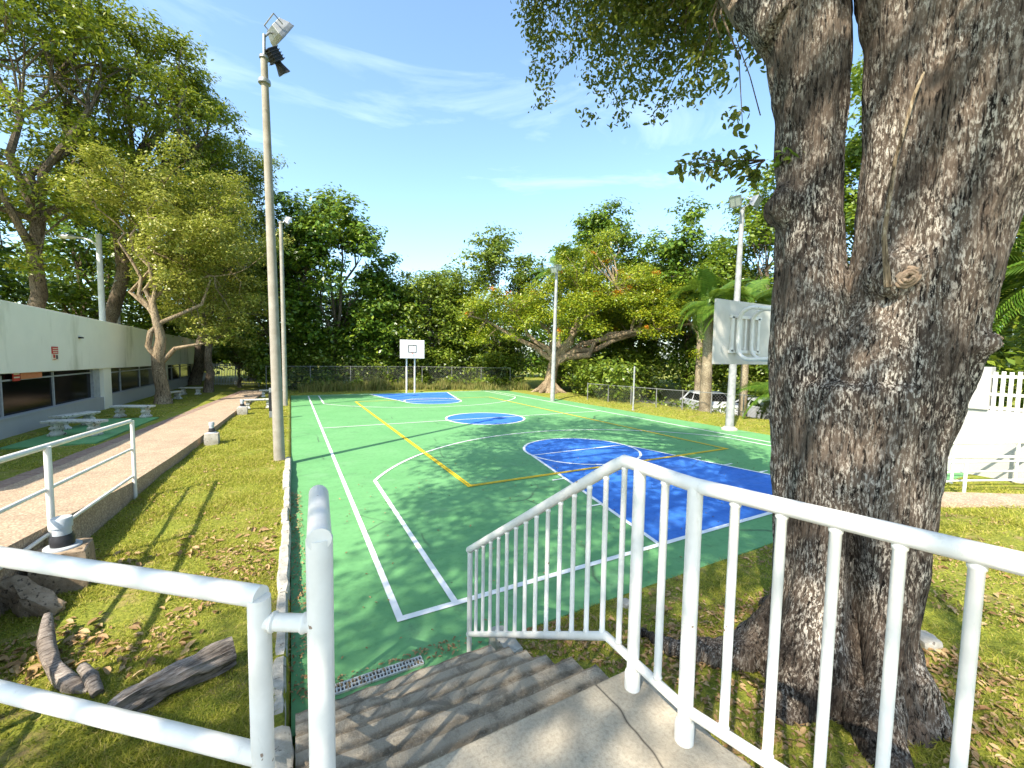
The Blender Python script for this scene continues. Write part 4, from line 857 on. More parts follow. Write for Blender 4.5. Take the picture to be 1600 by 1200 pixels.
# burls and cut limb stubs
def stub(a, b, r0, r1): mb.tube([a, a.lerp(b, 0.5), b], [r0*1.3, r0, r1], 12)
stub(bt(0.62, 4.15, -0.1), bt(0.86, 4.05, -0.14), 0.09, 0.045); stub(bt(0.50, 2.93, -0.1), bt(0.70, 2.98, -0.14), 0.09, 0.05); stub(bt(-0.5, 4.1, -0.12), bt(-0.58, 4.16, -0.22), 0.14, 0.1)
stub(bt(0.2, 3.45, -0.18), bt(0.24, 3.4, -0.33), 0.17, 0.11)
stub(bt(-0.55, 5.55, -0.1), bt(-0.85, 5.9, -0.1), 0.2, 0.16)
raw = mb.build('trunk', 'bark_big', big)
rm_ = raw.modifiers.new('r', 'REMESH'); rm_.mode = 'VOXEL'; rm_.voxel_size = 0.028
sm_ = raw.modifiers.new('s', 'SMOOTH'); sm_.iterations = 7; sm_.factor = 0.6
dg = bpy.context.evaluated_depsgraph_get(); me2 = bpy.data.meshes.new_from_object(raw.evaluated_get(dg)); raw.modifiers.clear()
nv = len(me2.vertices); co = np.empty(nv*3, np.float32); no = np.empty(nv*3, np.float32); me2.vertices.foreach_get('co', co); me2.vertices.foreach_get('normal', no)
co = co.reshape(-1, 3); no = no.reshape(-1, 3); dsp = np.empty(nv, np.float32)
for i in range(nv):
    x, y, z = (float(q) for q in co[i])
    if z > 6.5: dsp[i] = 0.0; continue
    r1_ = noise.noise((x*9, y*9, z*1.3)); r2_ = noise.noise((x*22+3, y*22, z*4.0)); r3_ = noise.noise((x*2.2, y*2.2, z*1.1+7))
    dsp[i] = 0.026*(1-2*abs(r1_))+0.014*r2_+0.04*r3_
    lx = x*VR.x+y*VR.y; ld = x*VD.x+y*VD.y
    if ld < 0 and z < 1.75:
        w_ = (lx-0.09-0.04*math.sin(z*3))/(0.10*(1-0.35*z/1.75))
        if abs(w_) < 1: dsp[i] -= 0.20*(1-w_*w_)*min(1, (1.75-z)/0.5)*max(0.0, min(1, (z-0.12)/0.4))
co += no*dsp[:, None]; me2.vertices.foreach_set('co', co.ravel()); me2.polygons.foreach_set('use_smooth', [True]*len(me2.polygons)); me2.update()
me2.materials.clear(); me2.materials.append(M['bark_big']); raw.data = me2
# hollow split at the foot is kept dark by its own depth: a vine hangs in front
MB().tube([bt(0.14, 3.35, -0.36), bt(0.10, 3.7, -0.38), bt(0.13, 4.2, -0.36), bt(0.2, 4.6, -0.34), bt(0.24, 4.75, -0.30)], [0.022, 0.014, 0.011, 0.010, 0.008], 8).build('hanging_root', 'bark_pale', big, True)

M['cut_wood'] = mottled('cut_wood', (0.22, 0.155, 0.105), (0.36, 0.27, 0.195), 14, 0.9, 0.6, 50, 0.1, speck=((0.18, 0.12, 0.08), 26, 0.6))
def knot(c, d, r, n_=3):
    d = Vector(d).normalized(); a_ = d.orthogonal().normalized(); b_ = d.cross(a_); m = MB()
    for q in range(n_):
        rr_ = r*(1-0.3*q); m.tube([Vector(c)+d*0.012*q+(a_*math.cos(k*math.pi/8)+b_*math.sin(k*math.pi/8)*1.25)*rr_*(1+0.12*noise.noise((k*0.9, q, c[0])))+d*0.006*math.sin(k*1.7) for k in range(17)], r*0.22, 7, False)
    m.add([Vector(c)+d*0.004+(a_*math.cos(k*math.pi/8)+b_*math.sin(k*math.pi/8)*1.25)*r for k in range(16)], [tuple(range(16))])
    return m.build('knot', 'cut_wood', big, True)
knot(bt(0.235, 3.41, -0.335), -VD+VR*0.2+Vector((0, 0, -0.1)), 0.055); knot(bt(0.69, 2.98, -0.14), VR-VD*0.5, 0.038, 2); knot(bt(0.85, 4.05, -0.14), VR-VD*0.5, 0.034, 2)
# crown: leaf clumps whose shade falls where the court and the stairs lie in shade
def to_px(p):
    v = np.array(p)-CAM; z = v@AX[2]; return (800+FPX*(v@AX[0])/z, 600-FPX*(v@AX[1])/z, z)
SX, SY = -SUND.x/SUND.z, -SUND.y/SUND.z
shade = [(-0.75, 0.5), (0.1, 1.5), (0.7, 3.3), (2.4, 4.9), (3.6, 8.0), (6.0, 10.6), (9.5, 12.0), (13.2, 10.6), (13.6, 6), (12.5, 3.2), (9.5, -0.5), (6, -2.2), (3.6, -3.6), (1.4, -4.6), (-2, -4.2), (-4.4, -2.6), (-3.0, -0.7)]
def inpoly(x, y, P):
    c = False; j = len(P)-1
    for i in range(len(P)):
        if (P[i][1] > y) != (P[j][1] > y) and x < (P[j][0]-P[i][0])*(y-P[i][1])/(P[j][1]-P[i][1])+P[i][0]: c = not c
        j = i
    return c
cl = []; rs_ = random.Random(11); tries = 0
while len(cl) < 330 and tries < 20000:
    tries += 1; x = rs_.uniform(-4.5, 14); y = rs_.uniform(-4.6, 12)
    if not inpoly(x, y, shade): continue
    if noise.noise((x*0.55, y*0.55, 3.3)) > 0.30 and (x > 5 or y < -1): continue
    if any((x-a)**2+(y-b)**2 < r*r for a, b, r in ((3.5, -2.35, 0.75), (4.4, -1.9, 0.5), (6.2, -0.95, 0.8), (5.5, -1.5, 0.45), (7.2, -0.3, 0.6), (4.6, -3.6, 0.8), (-2.2, -0.9, 0.5))): continue
    for H in [rs_.uniform(9.5, 12)]+[10, 11, 12, 13, 14, 15, 16]:
        p = (x-SX*H, y-SY*H, H); px, py, z = to_px(p); r = rs_.uniform(0.55, 0.95)
        m_ = FPX*r*2.3/max(z, 0.3)
        if z < 0.3 or py+m_ < 0 or px+m_ < 0 or px-m_ > 1600: cl.append((*p, r)); break
crown_hidden = cl
def at_px(px, py, dpt): return CAM+(AX[2]*FPX+AX[0]*(px-800)+AX[1]*(600-py))*dpt/FPX
vis = []; rv = random.Random(5)
def hang(px, y0, y1, d, n, r):
    for i in range(n):
        t = (i+0.5)/n; p = at_px(px+rv.gauss(0, 8), y0+(y1-y0)*t, d+rv.gauss(0, 0.15)); vis.append((*p, r*(1.05-0.45*t)))
for px, y1, d, r in ((830, 70, 8.5, .42), (848, 165, 8.2, .36), (872, 110, 8.4, .30), (905, 60, 8.0, .45), (940, 120, 7.6, .42), (925, 200, 7.6, .27), (965, 205, 7.4, .25), (985, 150, 7.0, .40), (1015, 190, 6.6, .34), (1030, 120, 6.4, .42), (1060, 150, 6.2, .36), (1090, 165, 5.8, .30), (1110, 120, 5.6, .36), (1140, 140, 5.2, .26), (1165, 110, 4.8, .22), (960, 60, 7.2, .5), (1010, 60, 6.8, .5), (1070, 70, 6.0, .45), (1120, 60, 5.4, .40)):
    hang(px, -70, y1, d, max(3, int((y1+70)/32)), r)
for px, py, d, r in ((1075, 258, 4.4, .12), (1100, 250, 4.3, .14), (1125, 268, 4.2, .16), (1150, 255, 4.1, .15), (1172, 262, 4.0, .14), (1165, 285, 4.0, .12), (1145, 178, 4.6, .10), (1160, 192, 4.4, .12), (1060, 262, 4.5, .08)): vis.append((*at_px(px, py, d), r))
vis_small = [(*at_px(px, py, d), r) for px, py, d, r in ((1480, 30, 3.1, .16), (1520, 20, 3.0, .16), (1440, 45, 3.2, .12), (1455, 95, 3.2, .08), (1400, 285, 3.1, .06), (1480, 250, 3.1, .06), (1235, 245, 3.3, .09), (1410, 20, 3.1, .1), (1560, 60, 3.0, .12))]
C1, N1 = clump_leaves(cl, 47000, 14, 0.32, 0.7)
s1 = rng.uniform(0.11, 0.19, len(C1))
me = leaf_mesh('crown', C1, N1, s1, 0.55); new_obj('crown', to_local(me, BC), big, M['leaf_big'])
C2, N2 = clump_leaves(vis, 15000, 12, 0.36, 1.0, 0.35)
me = leaf_mesh('foliage', C2, N2, rng.uniform(0.06, 0.115, len(C2)), 0.52, fine=True, droop=0.5); new_obj('hanging_foliage', to_local(me, BC), big, M['leaf_big'])
for q in vis_small:
    C3, N3 = clump_leaves([q], int(14+q[3]*260), 8, 0.4, 0.8, 0.6)
    me = leaf_mesh('sprout', C3, N3, rng.uniform(0.05, 0.10, len(C3)), 0.42, fine=True); new_obj('sprout', to_local(me, BC), big, M['leaf_bright'])
lb = MB(); tops = [bt(-1.3, 10.5, 0.6), bt(0.6, 11.5, 1.2), bt(2.1, 11.5, -0.8)]
groups = {}
for c in cl: groups.setdefault((int(c[0]//2.4), int(c[1]//2.4)), []).append(Vector(c[:3]))
for g_ in groups.values():
    ctr = sum(g_, Vector())/len(g_)+Vector((0, 0, -0.2)); st = min(tops, key=lambda q: (q-ctr).length); ctr.z = max(ctr.z, 10.5)
    limb = wobble(st-Vector((0, 0, 0.4)), ctr, 4, 0.03, 0.10); lb.tube(limb, [0.12, 0.10, 0.08, 0.06, 0.045], 7)
    for c in g_: lb.tube(wobble(limb[-1], c, 2, 0.05), [0.03, 0.02, 0.01], 4, False)
root_l = Vector(at_px(1165, 40, 4.4)); arms = [[Vector(at_px(1165, 35, 4.3)), Vector(at_px(1100, -60, 5.3)), Vector(at_px(1000, -90, 6.8)), Vector(at_px(850, -90, 8.4))]]
lb.tube(arms[0], [0.10, 0.08, 0.06, 0.04], 8)
for c in vis:
    c = Vector(c[:3]); px, py, z = to_px(c)
    if py > 230: lb.tube(wobble(Vector(at_px(1195, 250, 4.0)), c, 3, 0.05), [0.010, 0.008, 0.005, 0.003], 4, False); continue
    if rv.random() < 0.5:
        q = min([arms[0][0].lerp(arms[0][1], .5), arms[0][1], arms[0][1].lerp(arms[0][2], .5), arms[0][2], arms[0][2].lerp(arms[0][3], .5), arms[0][3]], key=lambda a: (a-c).length); lb.tube(wobble(q, c, 3, 0.05, 0.05), [0.014, 0.011, 0.008, 0.004], 4, False)
lb.tube([Vector(at_px(1188, 180, 3.9)), Vector(at_px(1172, 120, 4.2)), Vector(at_px(1150, 60, 4.6))], [0.006, 0.006, 0.006], 4, False)
lb.build('limbs', 'bark', big, True)

# ------------------------------------------------------------------ other trees
def spread(c, rad, n, r, **k): return ellipsoid_clumps(c, rad, n, r, **k)
random.seed(21)
# tall feathery trees behind the building
tree('tall_tree', 'tallest feathery tree behind the building at the left edge', (-13.2, 27.0, 0.2), (-12.4, 26.6, 9.5), spread((-13.2, 27, 15.5), (6.6, 5, 10.0), 120, (0.8, 1.6), zmin=5.5, test=clear_of_lamp), 46000, (0.18, 0.34), 'leaf_tall', 'bark', 0.36, 'tall trees behind the building', 16, 0.23, 0.8, 0.38, 8, 0.6)
tree('tall_tree', 'second tall feathery tree rising behind the street lamp', (-12.2, 31.5, 0.2), (-10.2, 31.3, 9.0), spread((-8.9, 30.5, 16.5), (5.4, 4.4, 9.2), 105, (0.7, 1.5), zmin=6.0, test=clear_of_lamp), 40000, (0.18, 0.34), 'leaf_tall', 'bark', 0.42, 'tall trees behind the building', 16, 0.23, 0.8, 0.38, 8, 0.6)
tree('tall_tree', 'third feathery tree sloping down towards the tall light pole', (-8.0, 37.5, 0.2), (-6.4, 36, 8.0), spread((-5.6, 35.5, 13), (4.3, 4.0, 7.0), 85, (0.8, 1.5), zmin=4.5), 34000, (0.18, 0.34), 'leaf_tall', 'bark', 0.36, 'tall trees behind the building', 16, 0.23, 0.8, 0.38, 8, 0.6)
for i, (x, y_, h, lab) in enumerate([(-19, 34, 15, 'dark tree filling the gap beyond the left end of the building'), (-15.5, 42, 17, 'dark tree deep behind the street lamp'), (-9.5, 47, 15, 'dark tree far behind the second tall tree'), (-4.5, 44, 12, 'dark tree behind the picket gate')]):
    tree('dark_tree', lab, (x, y_, 0.1), (x, y_, 3.5), spread((x, y_, h*0.52), (4.6, 4, h*0.46), 60, (1.0, 1.9)), 17000, (0.28, 0.48), 'leaf_dark', 'bark', 0.3, 'dark trees behind the building', 12)
# pale-leaved trees along the walk
def bent_trunk(m, pts, rad, seg=14): m.tube(pts, rad, seg, jit=0.05)
pt = thing('pale_tree', 'pale yellow-green tree with twisted trunk beside the nearest windows', 'tree', (-6.8, 22.5, 0.2), 'pale trees along the walk')
cl1 = spread((-6.3, 23.2, 8.8), (4.7, 3.6, 4.3), 80, (0.6, 1.2), shell=0.35, zmin=4.0, test=lambda p: clear_of_lamp(p) and not (px_of(p)[0] < 225 and px_of(p)[1] > 330))+[(-5.0, 22.3, 4.2, 0.7), (-4.4, 22.4, 3.6, 0.6), (-3.6, 23, 4.6, 0.9), (-3.2, 23.4, 5.6, 0.9)]
mt = MB(); bent_trunk(mt, [(-6.75, 22.5, -0.1), (-6.78, 22.5, 0.35), (-6.78, 22.5, 0.9), (-6.9, 22.5, 1.9), (-6.9, 22.5, 2.6), (-6.75, 22.5, 3.5), (-6.95, 22.5, 4.6), (-7.1, 22.6, 5.6)], [0.5, 0.36, 0.28, 0.27, 0.28, 0.22, 0.17, 0.13])
mt.tube([(-6.95, 22.45, 2.5), (-7.25, 22.4, 3.1), (-7.15, 22.45, 3.8), (-6.8, 22.5, 4.2)], [0.15, 0.13, 0.12, 0.1], 10)
mt.tube([(-6.75, 22.5, 2.3), (-6.2, 22.4, 3.0), (-5.4, 22.3, 3.2), (-4.6, 22.4, 3.4)], [0.13, 0.1, 0.07, 0.04], 9)
mt.tube([(-6.9, 22.5, 4.2), (-6.0, 22.3, 4.7), (-5.0, 22.2, 5.3), (-4.6, 22.2, 6.6)], [0.11, 0.09, 0.07, 0.04], 9)
lm1 = []
for e in [(-9.0, 22.8, 9.6), (-8.2, 23.4, 10.5), (-6.6, 23.5, 11.5), (-4.6, 23.2, 10.0), (-3.2, 23.0, 7.4), (-6.8, 21.4, 9.0)]:
    q = wobble((-7.05, 22.55, random.uniform(4.6, 5.5)), e, 7, 0.05, 0.05); mt.tube(q, [0.10, 0.085, 0.07, 0.06, 0.05, 0.04, 0.03, 0.02], 7); lm1 += q[2:]
for c in cl1: q = min(lm1, key=lambda p: (p-Vector(c[:3])).length); mt.tube(wobble(q, c[:3], 3, 0.08, 0.05), [0.028, 0.022, 0.016, 0.008], 5, False)
mt.build('trunk', 'bark_pale', pt, True)
C, N = clump_leaves(cl1, 50000, 14, 0.24, 0.8); new_obj('crown', to_local(leaf_mesh('crown', C, N, rng.uniform(0.09, 0.19, len(C)), 0.5), (-6.8, 22.5, 0.2)), pt, M['leaf_pale'])
tree('pale_tree', 'second pale tree farther along the walk before the gate', (-5.9, 29.5, 0.15), (-5.8, 29.5, 3.4), spread((-4.6, 29.3, 7.2), (3.8, 3.2, 4.2), 55, (0.6, 1.1), zmin=2.6), 24000, (0.11, 0.22), 'leaf_pale', 'bark', 0.25, 'pale trees along the walk')
tree('small_tree', 'small leafy tree in front of the picket gate', (-4.6, 34.4, 0.15), (-4.6, 34.4, 1.9), spread((-4.4, 34.2, 3.0), (1.6, 1.2, 0.9), 22, (0.35, 0.6)), 5000, (0.14, 0.28), 'leaf_mid', 'bark', 0.13)
# trees behind the far end of the court
back = [
 ('broadleaf_tree', 'mid-green tree closing the gap right of the flowering tree', (28.6, 24.6), (4.2, 3.6, 6.2), 6.8, 20000, 'leaf_mid', (0.22, 0.4), 64),
 ('broadleaf_tree', 'mid-green tree between the far backboard and the round-topped tree', (13.0, 34.6), (3.4, 3.0, 5.6), 6.2, 15000, 'leaf_mid', (0.22, 0.38), 56),
 ('broadleaf_tree', 'tall dark broad-leaved tree right of the two left poles', (2.2, 33.6), (4.6, 3.6, 7.6), 9.0, 30000, 'leaf_dark', (0.26, 0.46), 90),
 ('broadleaf_tree', 'dark broad-leaved tree directly behind the second light pole', (-2.0, 36.0), (3.2, 3, 6.2), 6.8, 17000, 'leaf_dark', (0.26, 0.44), 60),
 ('broadleaf_tree', 'dark spreading tree left of the far backboard', (6.4, 33.8), (3.4, 3, 4.6), 5.4, 17000, 'leaf_dark', (0.24, 0.42), 60),
 ('broadleaf_tree', 'low mixed tree directly behind the far backboard', (10.4, 33.0), (3.6, 3, 4.9), 5.6, 17000, 'leaf_mid', (0.22, 0.38), 60),
 ('broadleaf_tree', 'round-topped tree left of the flowering tree', (16.4, 31.2), (4.4, 3.4, 6.8), 7.9, 21000, 'leaf_mid', (0.22, 0.4), 70),
 ('broadleaf_tree', 'dark tree standing highest behind the flowering tree', (25.6, 27.4), (5.2, 4, 7.6), 9.4, 26000, 'leaf_dark', (0.26, 0.44), 70),
 ('broadleaf_tree', 'dark tree filling the space under the right palm', (30.0, 20.5), (4.8, 4.4, 8.0), 8.0, 24000, 'leaf_dark', (0.26, 0.44), 60),
 ('broadleaf_tree', 'bright green tree behind the near backboard', (30.0, 13.6), (4.4, 4.2, 7.2), 9.0, 20000, 'leaf_bright', (0.22, 0.38), 70),
 ('broadleaf_tree', 'green tree seen through the gap between the big stems', (29.5, 6.0), (4.4, 4.4, 10.5), 12.0, 26000, 'leaf_bright', (0.22, 0.38), 60),
 ('broadleaf_tree', 'tall green tree at the right edge behind the boundary wall', (22.5, -1.2), (3.4, 3.6, 7.0), 10.5, 16000, 'leaf_mid', (0.18, 0.32), 60),
]
random.seed(31)
for nm, lab, (x, y_), rad, zc, nl, lm, sz, nc in back:
    tree(nm, lab, (x, y_, float(gz(x, y_))), (x+random.uniform(-.4, .4), y_, zc*0.45), spread((x, y_, zc), rad, nc, (0.8, 1.6), shell=0.6, zmin=1.0), nl, sz, lm, 'bark', 0.26, 'trees behind the far end and right of the court', 14, 0.28, 0.7, 0.55)
# flame tree
ft_ = thing('flame_tree', 'spreading yellow-green tree with orange flowers beside the far light pole', 'tree', (17.4, 23.4, 0.05))
fc = []; rf = random.Random(3)
for i in range(240):
    a = rf.uniform(0, 2*math.pi); rr_ = math.sqrt(rf.random()); x = 20.6+10.6*rr_*math.cos(a)*0.92; y_ = 21.5-8.0*rr_*math.cos(a)*0.62+3.4*rr_*math.sin(a)
    z = 9.4-3.9*rr_**1.8+rf.gauss(0, 0.55)-(1.5 if rf.random() < 0.25 else 0)
    fc.append((x, y_, z, rf.uniform(0.55, 1.05)))
fc += [(20.6+rf.gauss(0, 0.9), 21.5+rf.gauss(0, 0.8), rf.uniform(10, 12.6), rf.uniform(0.5, 0.8)) for _ in range(14)]
mf = MB(); B0 = Vector((17.4, 23.4, 0.05))
mf.tube([B0+Vector((0, 0, -0.3)), B0+Vector((0, 0, 0.25)), B0+Vector((0.1, 0, 0.9)), B0+Vector((0.25, -0.1, 2.0)), B0+Vector((0.5, -0.2, 3.0))], [1.05, 0.75, 0.5, 0.42, 0.38], 16, jit=0.08)
for a in range(7):
    d = Vector((math.cos(a*0.9), math.sin(a*0.9), 0)); mf.tube([B0+d*0.3+Vector((0, 0, 0.8)), B0+d*0.8+Vector((0, 0, 0.25)), B0+d*1.5+Vector((0, 0, -0.05))], [0.2, 0.2, 0.06], 8)
ends = [(-6.0, 2.4, 6.0), (-3.4, 1.0, 6.8), (-1.0, 0.6, 7.6), (2.8, -1.4, 7.4), (6.6, -3.2, 5.4), (8.4, -5.0, 5.6), (10.2, -6.4, 6.0), (3.6, -3.6, 8.2), (4.8, -0.4, 4.4)]
lim = []
for e in ends:
    st = B0+Vector((0.5, -0.2, random.uniform(2.0, 3.0))); L_ = wobble(st, B0+Vector(e), 6, 0.035, 0.03); mf.tube(L_, [0.26, 0.22, 0.18, 0.15, 0.12, 0.09, 0.06], 9); lim += L_[2:]
for c in fc: q = min(lim, key=lambda p: (p-Vector(c[:3])).length); mf.tube(wobble(q, c[:3], 3, 0.07, 0.04), [0.05, 0.04, 0.03, 0.015], 5, False)
mf.build('trunk', 'bark_pale', ft_, True)
C, N = clump_leaves(fc, 90000, 18, 0.36, 0.55, 0.9); new_obj('crown', to_local(leaf_mesh('crown', C, N, rng.uniform(0.12, 0.26, len(C)), 0.4), B0), ft_, M['leaf_flame'])
fl = [c for c in fc if rf.random() < 0.15]; fl = [(x, y_-0.25, z+r*0.55, r*0.38) for x, y_, z, r in fl]
C, N = clump_leaves(fl, 2800, 9, 0.4, 0.7); new_obj('flowers', to_local(leaf_mesh('flowers', C, N, rng.uniform(0.06, 0.15, len(C)), 0.8), B0), ft_, M['flower'])

# palms
def frond_mesh(name, L_, droop, width):
    V = []; F = []; n = 34; pts = []
    for i in range(n+1):
        t = i/n; pts.append(Vector((L_*t*(1-0.25*droop*t), 0, L_*(0.42*t-droop*t*t))))
    for i in range(n):
        k = len(V); w = 0.03*(1-i/n)+0.006
        V += [pts[i]+Vector((0, -w, 0)), pts[i]+Vector((0, w, 0)), pts[i+1]+Vector((0, w, 0)), pts[i+1]+Vector((0, -w, 0))]; F.append((k, k+1, k+2, k+3))
    for i in range(4, n+1):
        t = i/n; ll = width*math.sin(min(1, 0.18+t)*math.pi*0.86)+0.08
        for s in (-1, 1):
            for q in range(2):
                p = pts[i]-(pts[i]-pts[i-1])*0.5*q; k = len(V); d = Vector((0.55, s*1.0, 0.30*(1 if q else -0.2))).normalized()
                tip = p+d*ll+Vector((0, 0, -0.42*ll)); mid = p+d*ll*0.5+Vector((0, 0, -0.06*ll)); wv = Vector((0.028, 0, 0))
                V += [p-wv, p+wv, mid+wv, mid-wv, tip]; F += [(k, k+1, k+2, k+3), (k+3, k+2, k+4)]
    me = bpy.data.meshes.new(name); me.from_pydata([tuple(v_) for v_ in V], [], F); me.materials.append(M['leaf_palm']); me.update(); return me
fr_a, fr_b = frond_mesh('frond', 3.0, 0.55, 0.75), frond_mesh('frond', 3.0, 0.85, 0.75)
def palm(lab, base, h, r, nf=16, s=1.0, lean=(0, 0)):
    base = (base[0], base[1], float(gz(base[0], base[1]))); h = h-base[2]
    t = thing('palm_tree', lab, 'palm', base, 'palms among the trees'); b = Vector(base); tp = b+Vector((*lean, h))
    pr_ = []; n = 26
    for i in range(n+1):
        k = i/n; p = b.lerp(tp, k); pr_.append((p, r*(1.35-0.45*k)*(1.0 if i % 2 else 1.07)))
    MB().tube([p for p, _ in pr_], [q for _, q in pr_], 14).build('trunk', 'palm_bark', t, True)
    MB().tube([tp, tp+Vector((0, 0, 0.7*s))], [r*1.15, r*0.5], 10).build('crownshaft', 'leaf_palm', t, True)
    for i in range(nf):
        o = bpy.data.objects.new('frond', fr_a if i % 3 else fr_b); COL.objects.link(o); o.parent = t; o.location = Vector((*lean, h+0.45*s))
        o.rotation_euler = (random.gauss(0, 0.15), R(random.choice([-45, -20, 0, 15, 30])+random.gauss(0, 6)), i*2.399+random.gauss(0, 0.2)); k = s*random.uniform(0.85, 1.15); o.scale = (k, k, k)
random.seed(44)
palm('palm rising above the left half of the flowering tree', (20.9, 27.2, 0), 10.2, 0.2, 16, 1.15)
palm('palm between the flowering tree and the near backboard', (26.6, 16.6, 0), 7.6, 0.2, 16, 1.15)
palm('palm with stout pale trunk standing on the lawn edge by the white car', (19.0, 10.35, 0), 5.6, 0.23, 14, 0.8)
palm('slender palm just behind the grey light pole', (19.6, 8.6, 0), 5.3, 0.15, 12, 0.85)
palm('drooping palm right of the big trunk above the boundary wall', (17.6, 0.3, 0), 5.9, 0.17, 18, 1.15)
palm('second palm at the right edge behind the boundary wall', (18.0, -2.2, 0), 4.9, 0.16, 16, 1.1)
palm('low young palm by the low fence behind the backboard', (19.6, 6.4, 0), 1.0, 0.12, 14, 0.75)

# undergrowth: one mass along the back and right fences
random.seed(52); ug = []
for i in range(260):
    t = random.random()
    if t < 0.55: x = random.uniform(-3.5, 17.5); y_ = 31.4+random.uniform(0, 3.5)-max(0, x-9)*0.42; z = random.uniform(0.3, 3.2)
    else:
        k = random.random(); x = 19.0+8.5*k+random.uniform(0, 4); y_ = 25.5-14.5*k+random.uniform(-1.0, 3); z = random.uniform(0.3, 3.4)
        if x < 28 and y_ < 19.8 and x > 19.6: x += 8
    ug.append((x, y_, z, random.uniform(0.7, 1.3)))
ug += [(x, random.uniform(20, 27), random.uniform(0.3, 3), 1.0) for x in np.linspace(17.5, 27, 26)]
ug += [(random.uniform(19.5, 20.2), y_, random.uniform(0.2, 0.9), random.uniform(0.25, 0.5)) for y_ in np.linspace(4, 7.6, 14)]
ug += [(random.uniform(17.4, 18.4), y_, random.uniform(0.2, 2.6), random.uniform(0.5, 0.9)) for y_ in np.linspace(14.5, 19.5, 26)]
ug += [(random.uniform(19.3, 20.1), y_, random.uniform(-0.2, 0.35), random.uniform(0.22, 0.42)) for y_ in np.linspace(9.0, 15, 26)]
ug += [(27.6+random.random()*2, y_, random.uniform(0.3, 4), 1.3) for y_ in np.linspace(-6, 20, 50)]
ug += [(random.uniform(15.4, 19), random.uniform(-8, 3), random.uniform(0.4, 3.2), 0.9) for _ in range(40)]
ug += [(x_, 29.9+random.uniform(-0.3, 1.2)-max(0, x_-9)*0.42, random.uniform(0.1, 0.9), random.uniform(0.3, 0.6)) for x_ in [random.uniform(0, 17) for _ in range(46)]]
C, N = clump_leaves(ug, 78000, 10, 0.33, 0.8)
o = new_obj('undergrowth', leaf_mesh('undergrowth', C, N, rng.uniform(0.16, 0.36, len(C)), 0.55), None, M['leaf_mid']); stuff(o); tag(o, 'dense leafy undergrowth filling the space below the background trees', 'undergrowth')
random.seed(57); dw = []
for i in range(500):
    t = random.random()
    if t < 0.5: x = -26+66*random.random(); y_ = 44+random.uniform(0, 6)
    else: x = 35+random.uniform(0, 5); y_ = -14+60*random.random()
    dw.append((x, y_, random.uniform(0.5, 10.5), random.uniform(1.3, 2.2)))
C, N = clump_leaves(dw, 46000, 10, 0.34, 0.8)
o = new_obj('distant_wood', leaf_mesh('distant_wood', C, N, rng.uniform(0.4, 0.8, len(C)), 0.6), None, M['leaf_dark']); stuff(o); tag(o, 'dark distant wood closing every gap behind the background trees', 'wood')
# weeds and dry stalks along the back fence
n = 12000; x = rng.uniform(-0.5, 17, n); y_ = 29.4+rng.uniform(-0.6, 1.4, n)-np.maximum(0, x-9)*0.40; h = rng.uniform(0.15, 0.75, n)*np.array([0.55+1.3*max(0, 0.3+noise.noise((a*0.7, b*0.7, 2.0))) for a, b in zip(x, y_)])
a = rng.uniform(0, 6.283, n); b0 = np.stack([x, y_, np.full(n, 0.03)], 1); w = np.stack([np.cos(a), np.sin(a), np.zeros(n)], 1)*0.05
tp_ = b0+np.stack([rng.normal(0, 0.22, n)*h, rng.normal(0, 0.22, n)*h, h], 1)
o = new_obj('weeds', np_mesh('weeds', np.stack([b0-w, b0+w, tp_], 1).reshape(-1, 3), tris=np.arange(3*n).reshape(n, 3)), None, M['leaf_straw']); stuff(o); tag(o, 'tall dry weeds along the foot of the back fence', 'weeds')

# ------------------------------------------------------------------ grass blades, fallen leaves
def blades(n, x, y, h, wd):
    n = len(x); a = rng.uniform(0, 6.283, n); z = gz(x, y); b0 = np.stack([x, y, z-0.005], 1); w = np.stack([np.cos(a), np.sin(a), np.zeros(n)], 1)*wd[:, None]
    tp = b0+np.stack([rng.normal(0, 0.8, n)*h, rng.normal(0, 0.8, n)*h, h*rng.uniform(0.5, 1.0, n)], 1); return np.stack([b0-w, b0+w, tp], 1).reshape(-1, 3)
def lawn_pts(n, x0, x1, y0, y1):
    x = rng.uniform(x0, x1, n*6); y = y0+(y1-y0)*rng.random(n*6); d = np.hypot(x-CAM[0], y-CAM[1]); keep = rng.random(n*6) < np.clip((3.0/np.maximum(d, 1.5))**1.3, 0, 1)
    return x[keep][:n], y[keep][:n]
parts = []
for n, bx in ((230000, (-3.62, -1.16, -1.6, 26)), (26000, (-8.1, -5.5, 8, 26)), (190000, (0.72, 13.8, -5.6, -0.76)), (40000, (15.15, 20, 1, 20)), (25000, (-1.1, 17, 27.1, 30.5))):
    x, y = lawn_pts(n, *bx)
    if bx[0] == -3.62: k = x > walk_at(y)[0]+0.03; x, y = x[k], y[k]
    if bx[0] == -8.1: k = (x < walk_at(y)[1]-0.02) & ~((x > -7.75) & (y > 11.1) & (y < 16.7)); x, y = x[k], y[k]
    pn = np.array([noise.noise((a*1.3, b*1.3, 5.0)) for a, b in zip(x, y)]); k = pn > -0.18+0.3*rng.normal(size=len(x)); x, y = x[k], y[k]
    d = np.hypot(x-CAM[0], y-CAM[1]); h = rng.uniform(0.014, 0.040, len(x))*(1+1.2*np.maximum(0, pn[k]))*np.clip(0.8+d/14, 0.8, 2.2); parts.append(blades(0, x, y, h, np.clip(0.0028+d*0.0007, 0.003, 0.02)))
V = np.concatenate(parts); o = new_obj('grass', np_mesh('grass', V, tris=np.arange(len(V)).reshape(-1, 3)), None, M['grass']); stuff(o); tag(o, 'short yellow-green grass of the lawns round the court', 'grass')
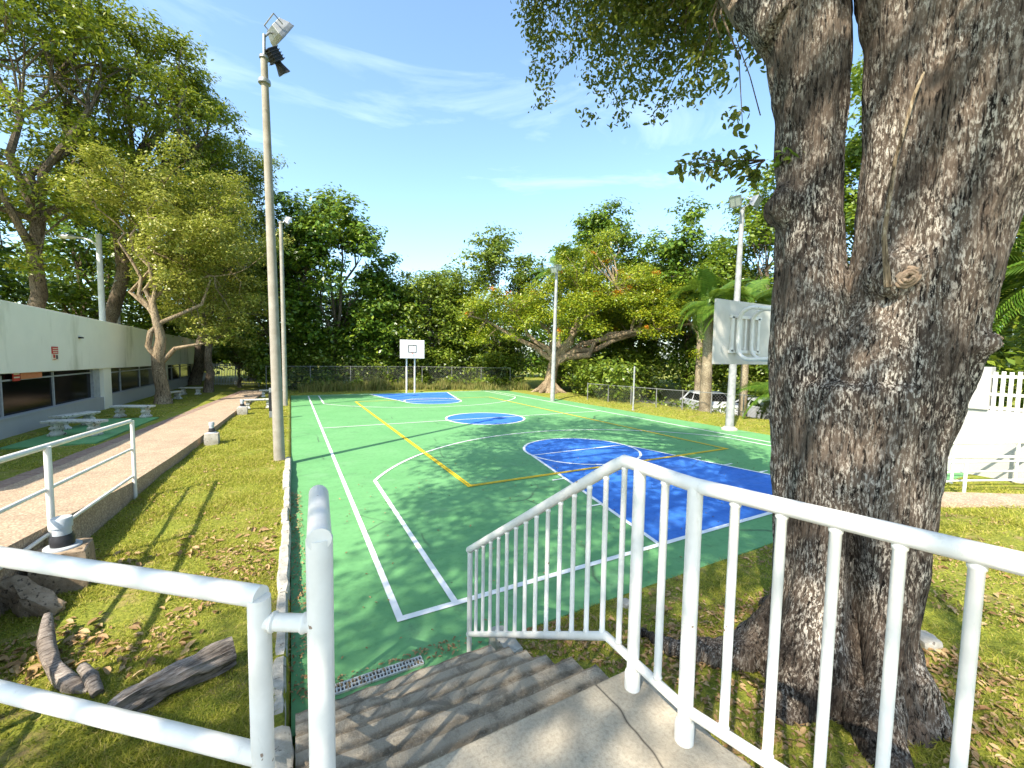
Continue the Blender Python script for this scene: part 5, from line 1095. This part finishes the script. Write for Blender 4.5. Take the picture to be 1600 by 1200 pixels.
def litter(n, x0, x1, y0, y1, zf, sz, dens):
    x = rng.uniform(x0, x1, n); y = rng.uniform(y0, y1, n); k = np.array([noise.noise((a*0.9, b*0.9, 9.0)) for a, b in zip(x, y)]) > dens; x, y = x[k], y[k]
    C = np.stack([x, y, zf(x, y)+0.02], 1); N = np.array([0, 0, 1.0])+rng.normal(size=C.shape)*0.28; return C, N, rng.uniform(*sz, len(x))
L1 = [litter(3600, -3.6, -1.2, -1.7, 2.4, gz, (0.02, 0.06), 0.12), litter(900, -3.6, -1.2, -1.7, 3.0, gz, (0.05, 0.13), 0.0), litter(500, -3.6, -1.2, 3, 9, gz, (0.03, 0.08), 0.05), litter(11000, 0.8, 9.5, -5.4, -0.8, gz, (0.015, 0.05), 0.0), litter(2600, 1.7, 4.2, -3.9, -1.5, gz, (0.02, 0.07), -0.35), litter(900, 0.72, 1.6, -3.2, -0.8, gz, (0.02, 0.07), -0.3), litter(1100, 0.8, 8.5, -5.4, -0.8, gz, (0.05, 0.10), -0.05),
      litter(800, -1.16, -0.86, -0.7, 5, lambda x, y: 0*x, (0.02, 0.05), -0.6), litter(320, -1, 12, -0.6, 6, lambda x, y: 0*x-0.006, (0.02, 0.05), -0.4), litter(240, -1.0, 0.65, -0.75, -0.55, lambda x, y: 0*x-0.006, (0.02, 0.05), -1)]
C = np.concatenate([q[0] for q in L1]); N = np.concatenate([q[1] for q in L1]); S = np.concatenate([q[2] for q in L1])
o = new_obj('fallen_leaves', leaf_mesh('fallen_leaves', C, N, S, 0.5, 0.3, fine=True), None, M['leaf_dry']); stuff(o); tag(o, 'dry brown leaves scattered over the lawns and the court edge', 'fallen leaves')
random.seed(61)
for i, (x, y_, s, lab) in enumerate([(2.35, -0.92, 0.13, 'small pale rock at the court corner below the stair railing'), (2.15, -2.0, 0.16, 'flat pale stone among the roots left of the big trunk'), (4.15, -2.9, 0.2, 'pale stone at the right foot of the big trunk'), (4.7, -2.3, 0.14, 'small pale stone on the lawn right of the big trunk')]):
    o = rough_block('rock', (x, y_, float(gz(x, y_))+s*0.12), (s, s*0.8, s*0.5), random.uniform(0, 3), 'kerb', None, 0.02); tag(o, lab, 'rock', 'stones near the big tree')
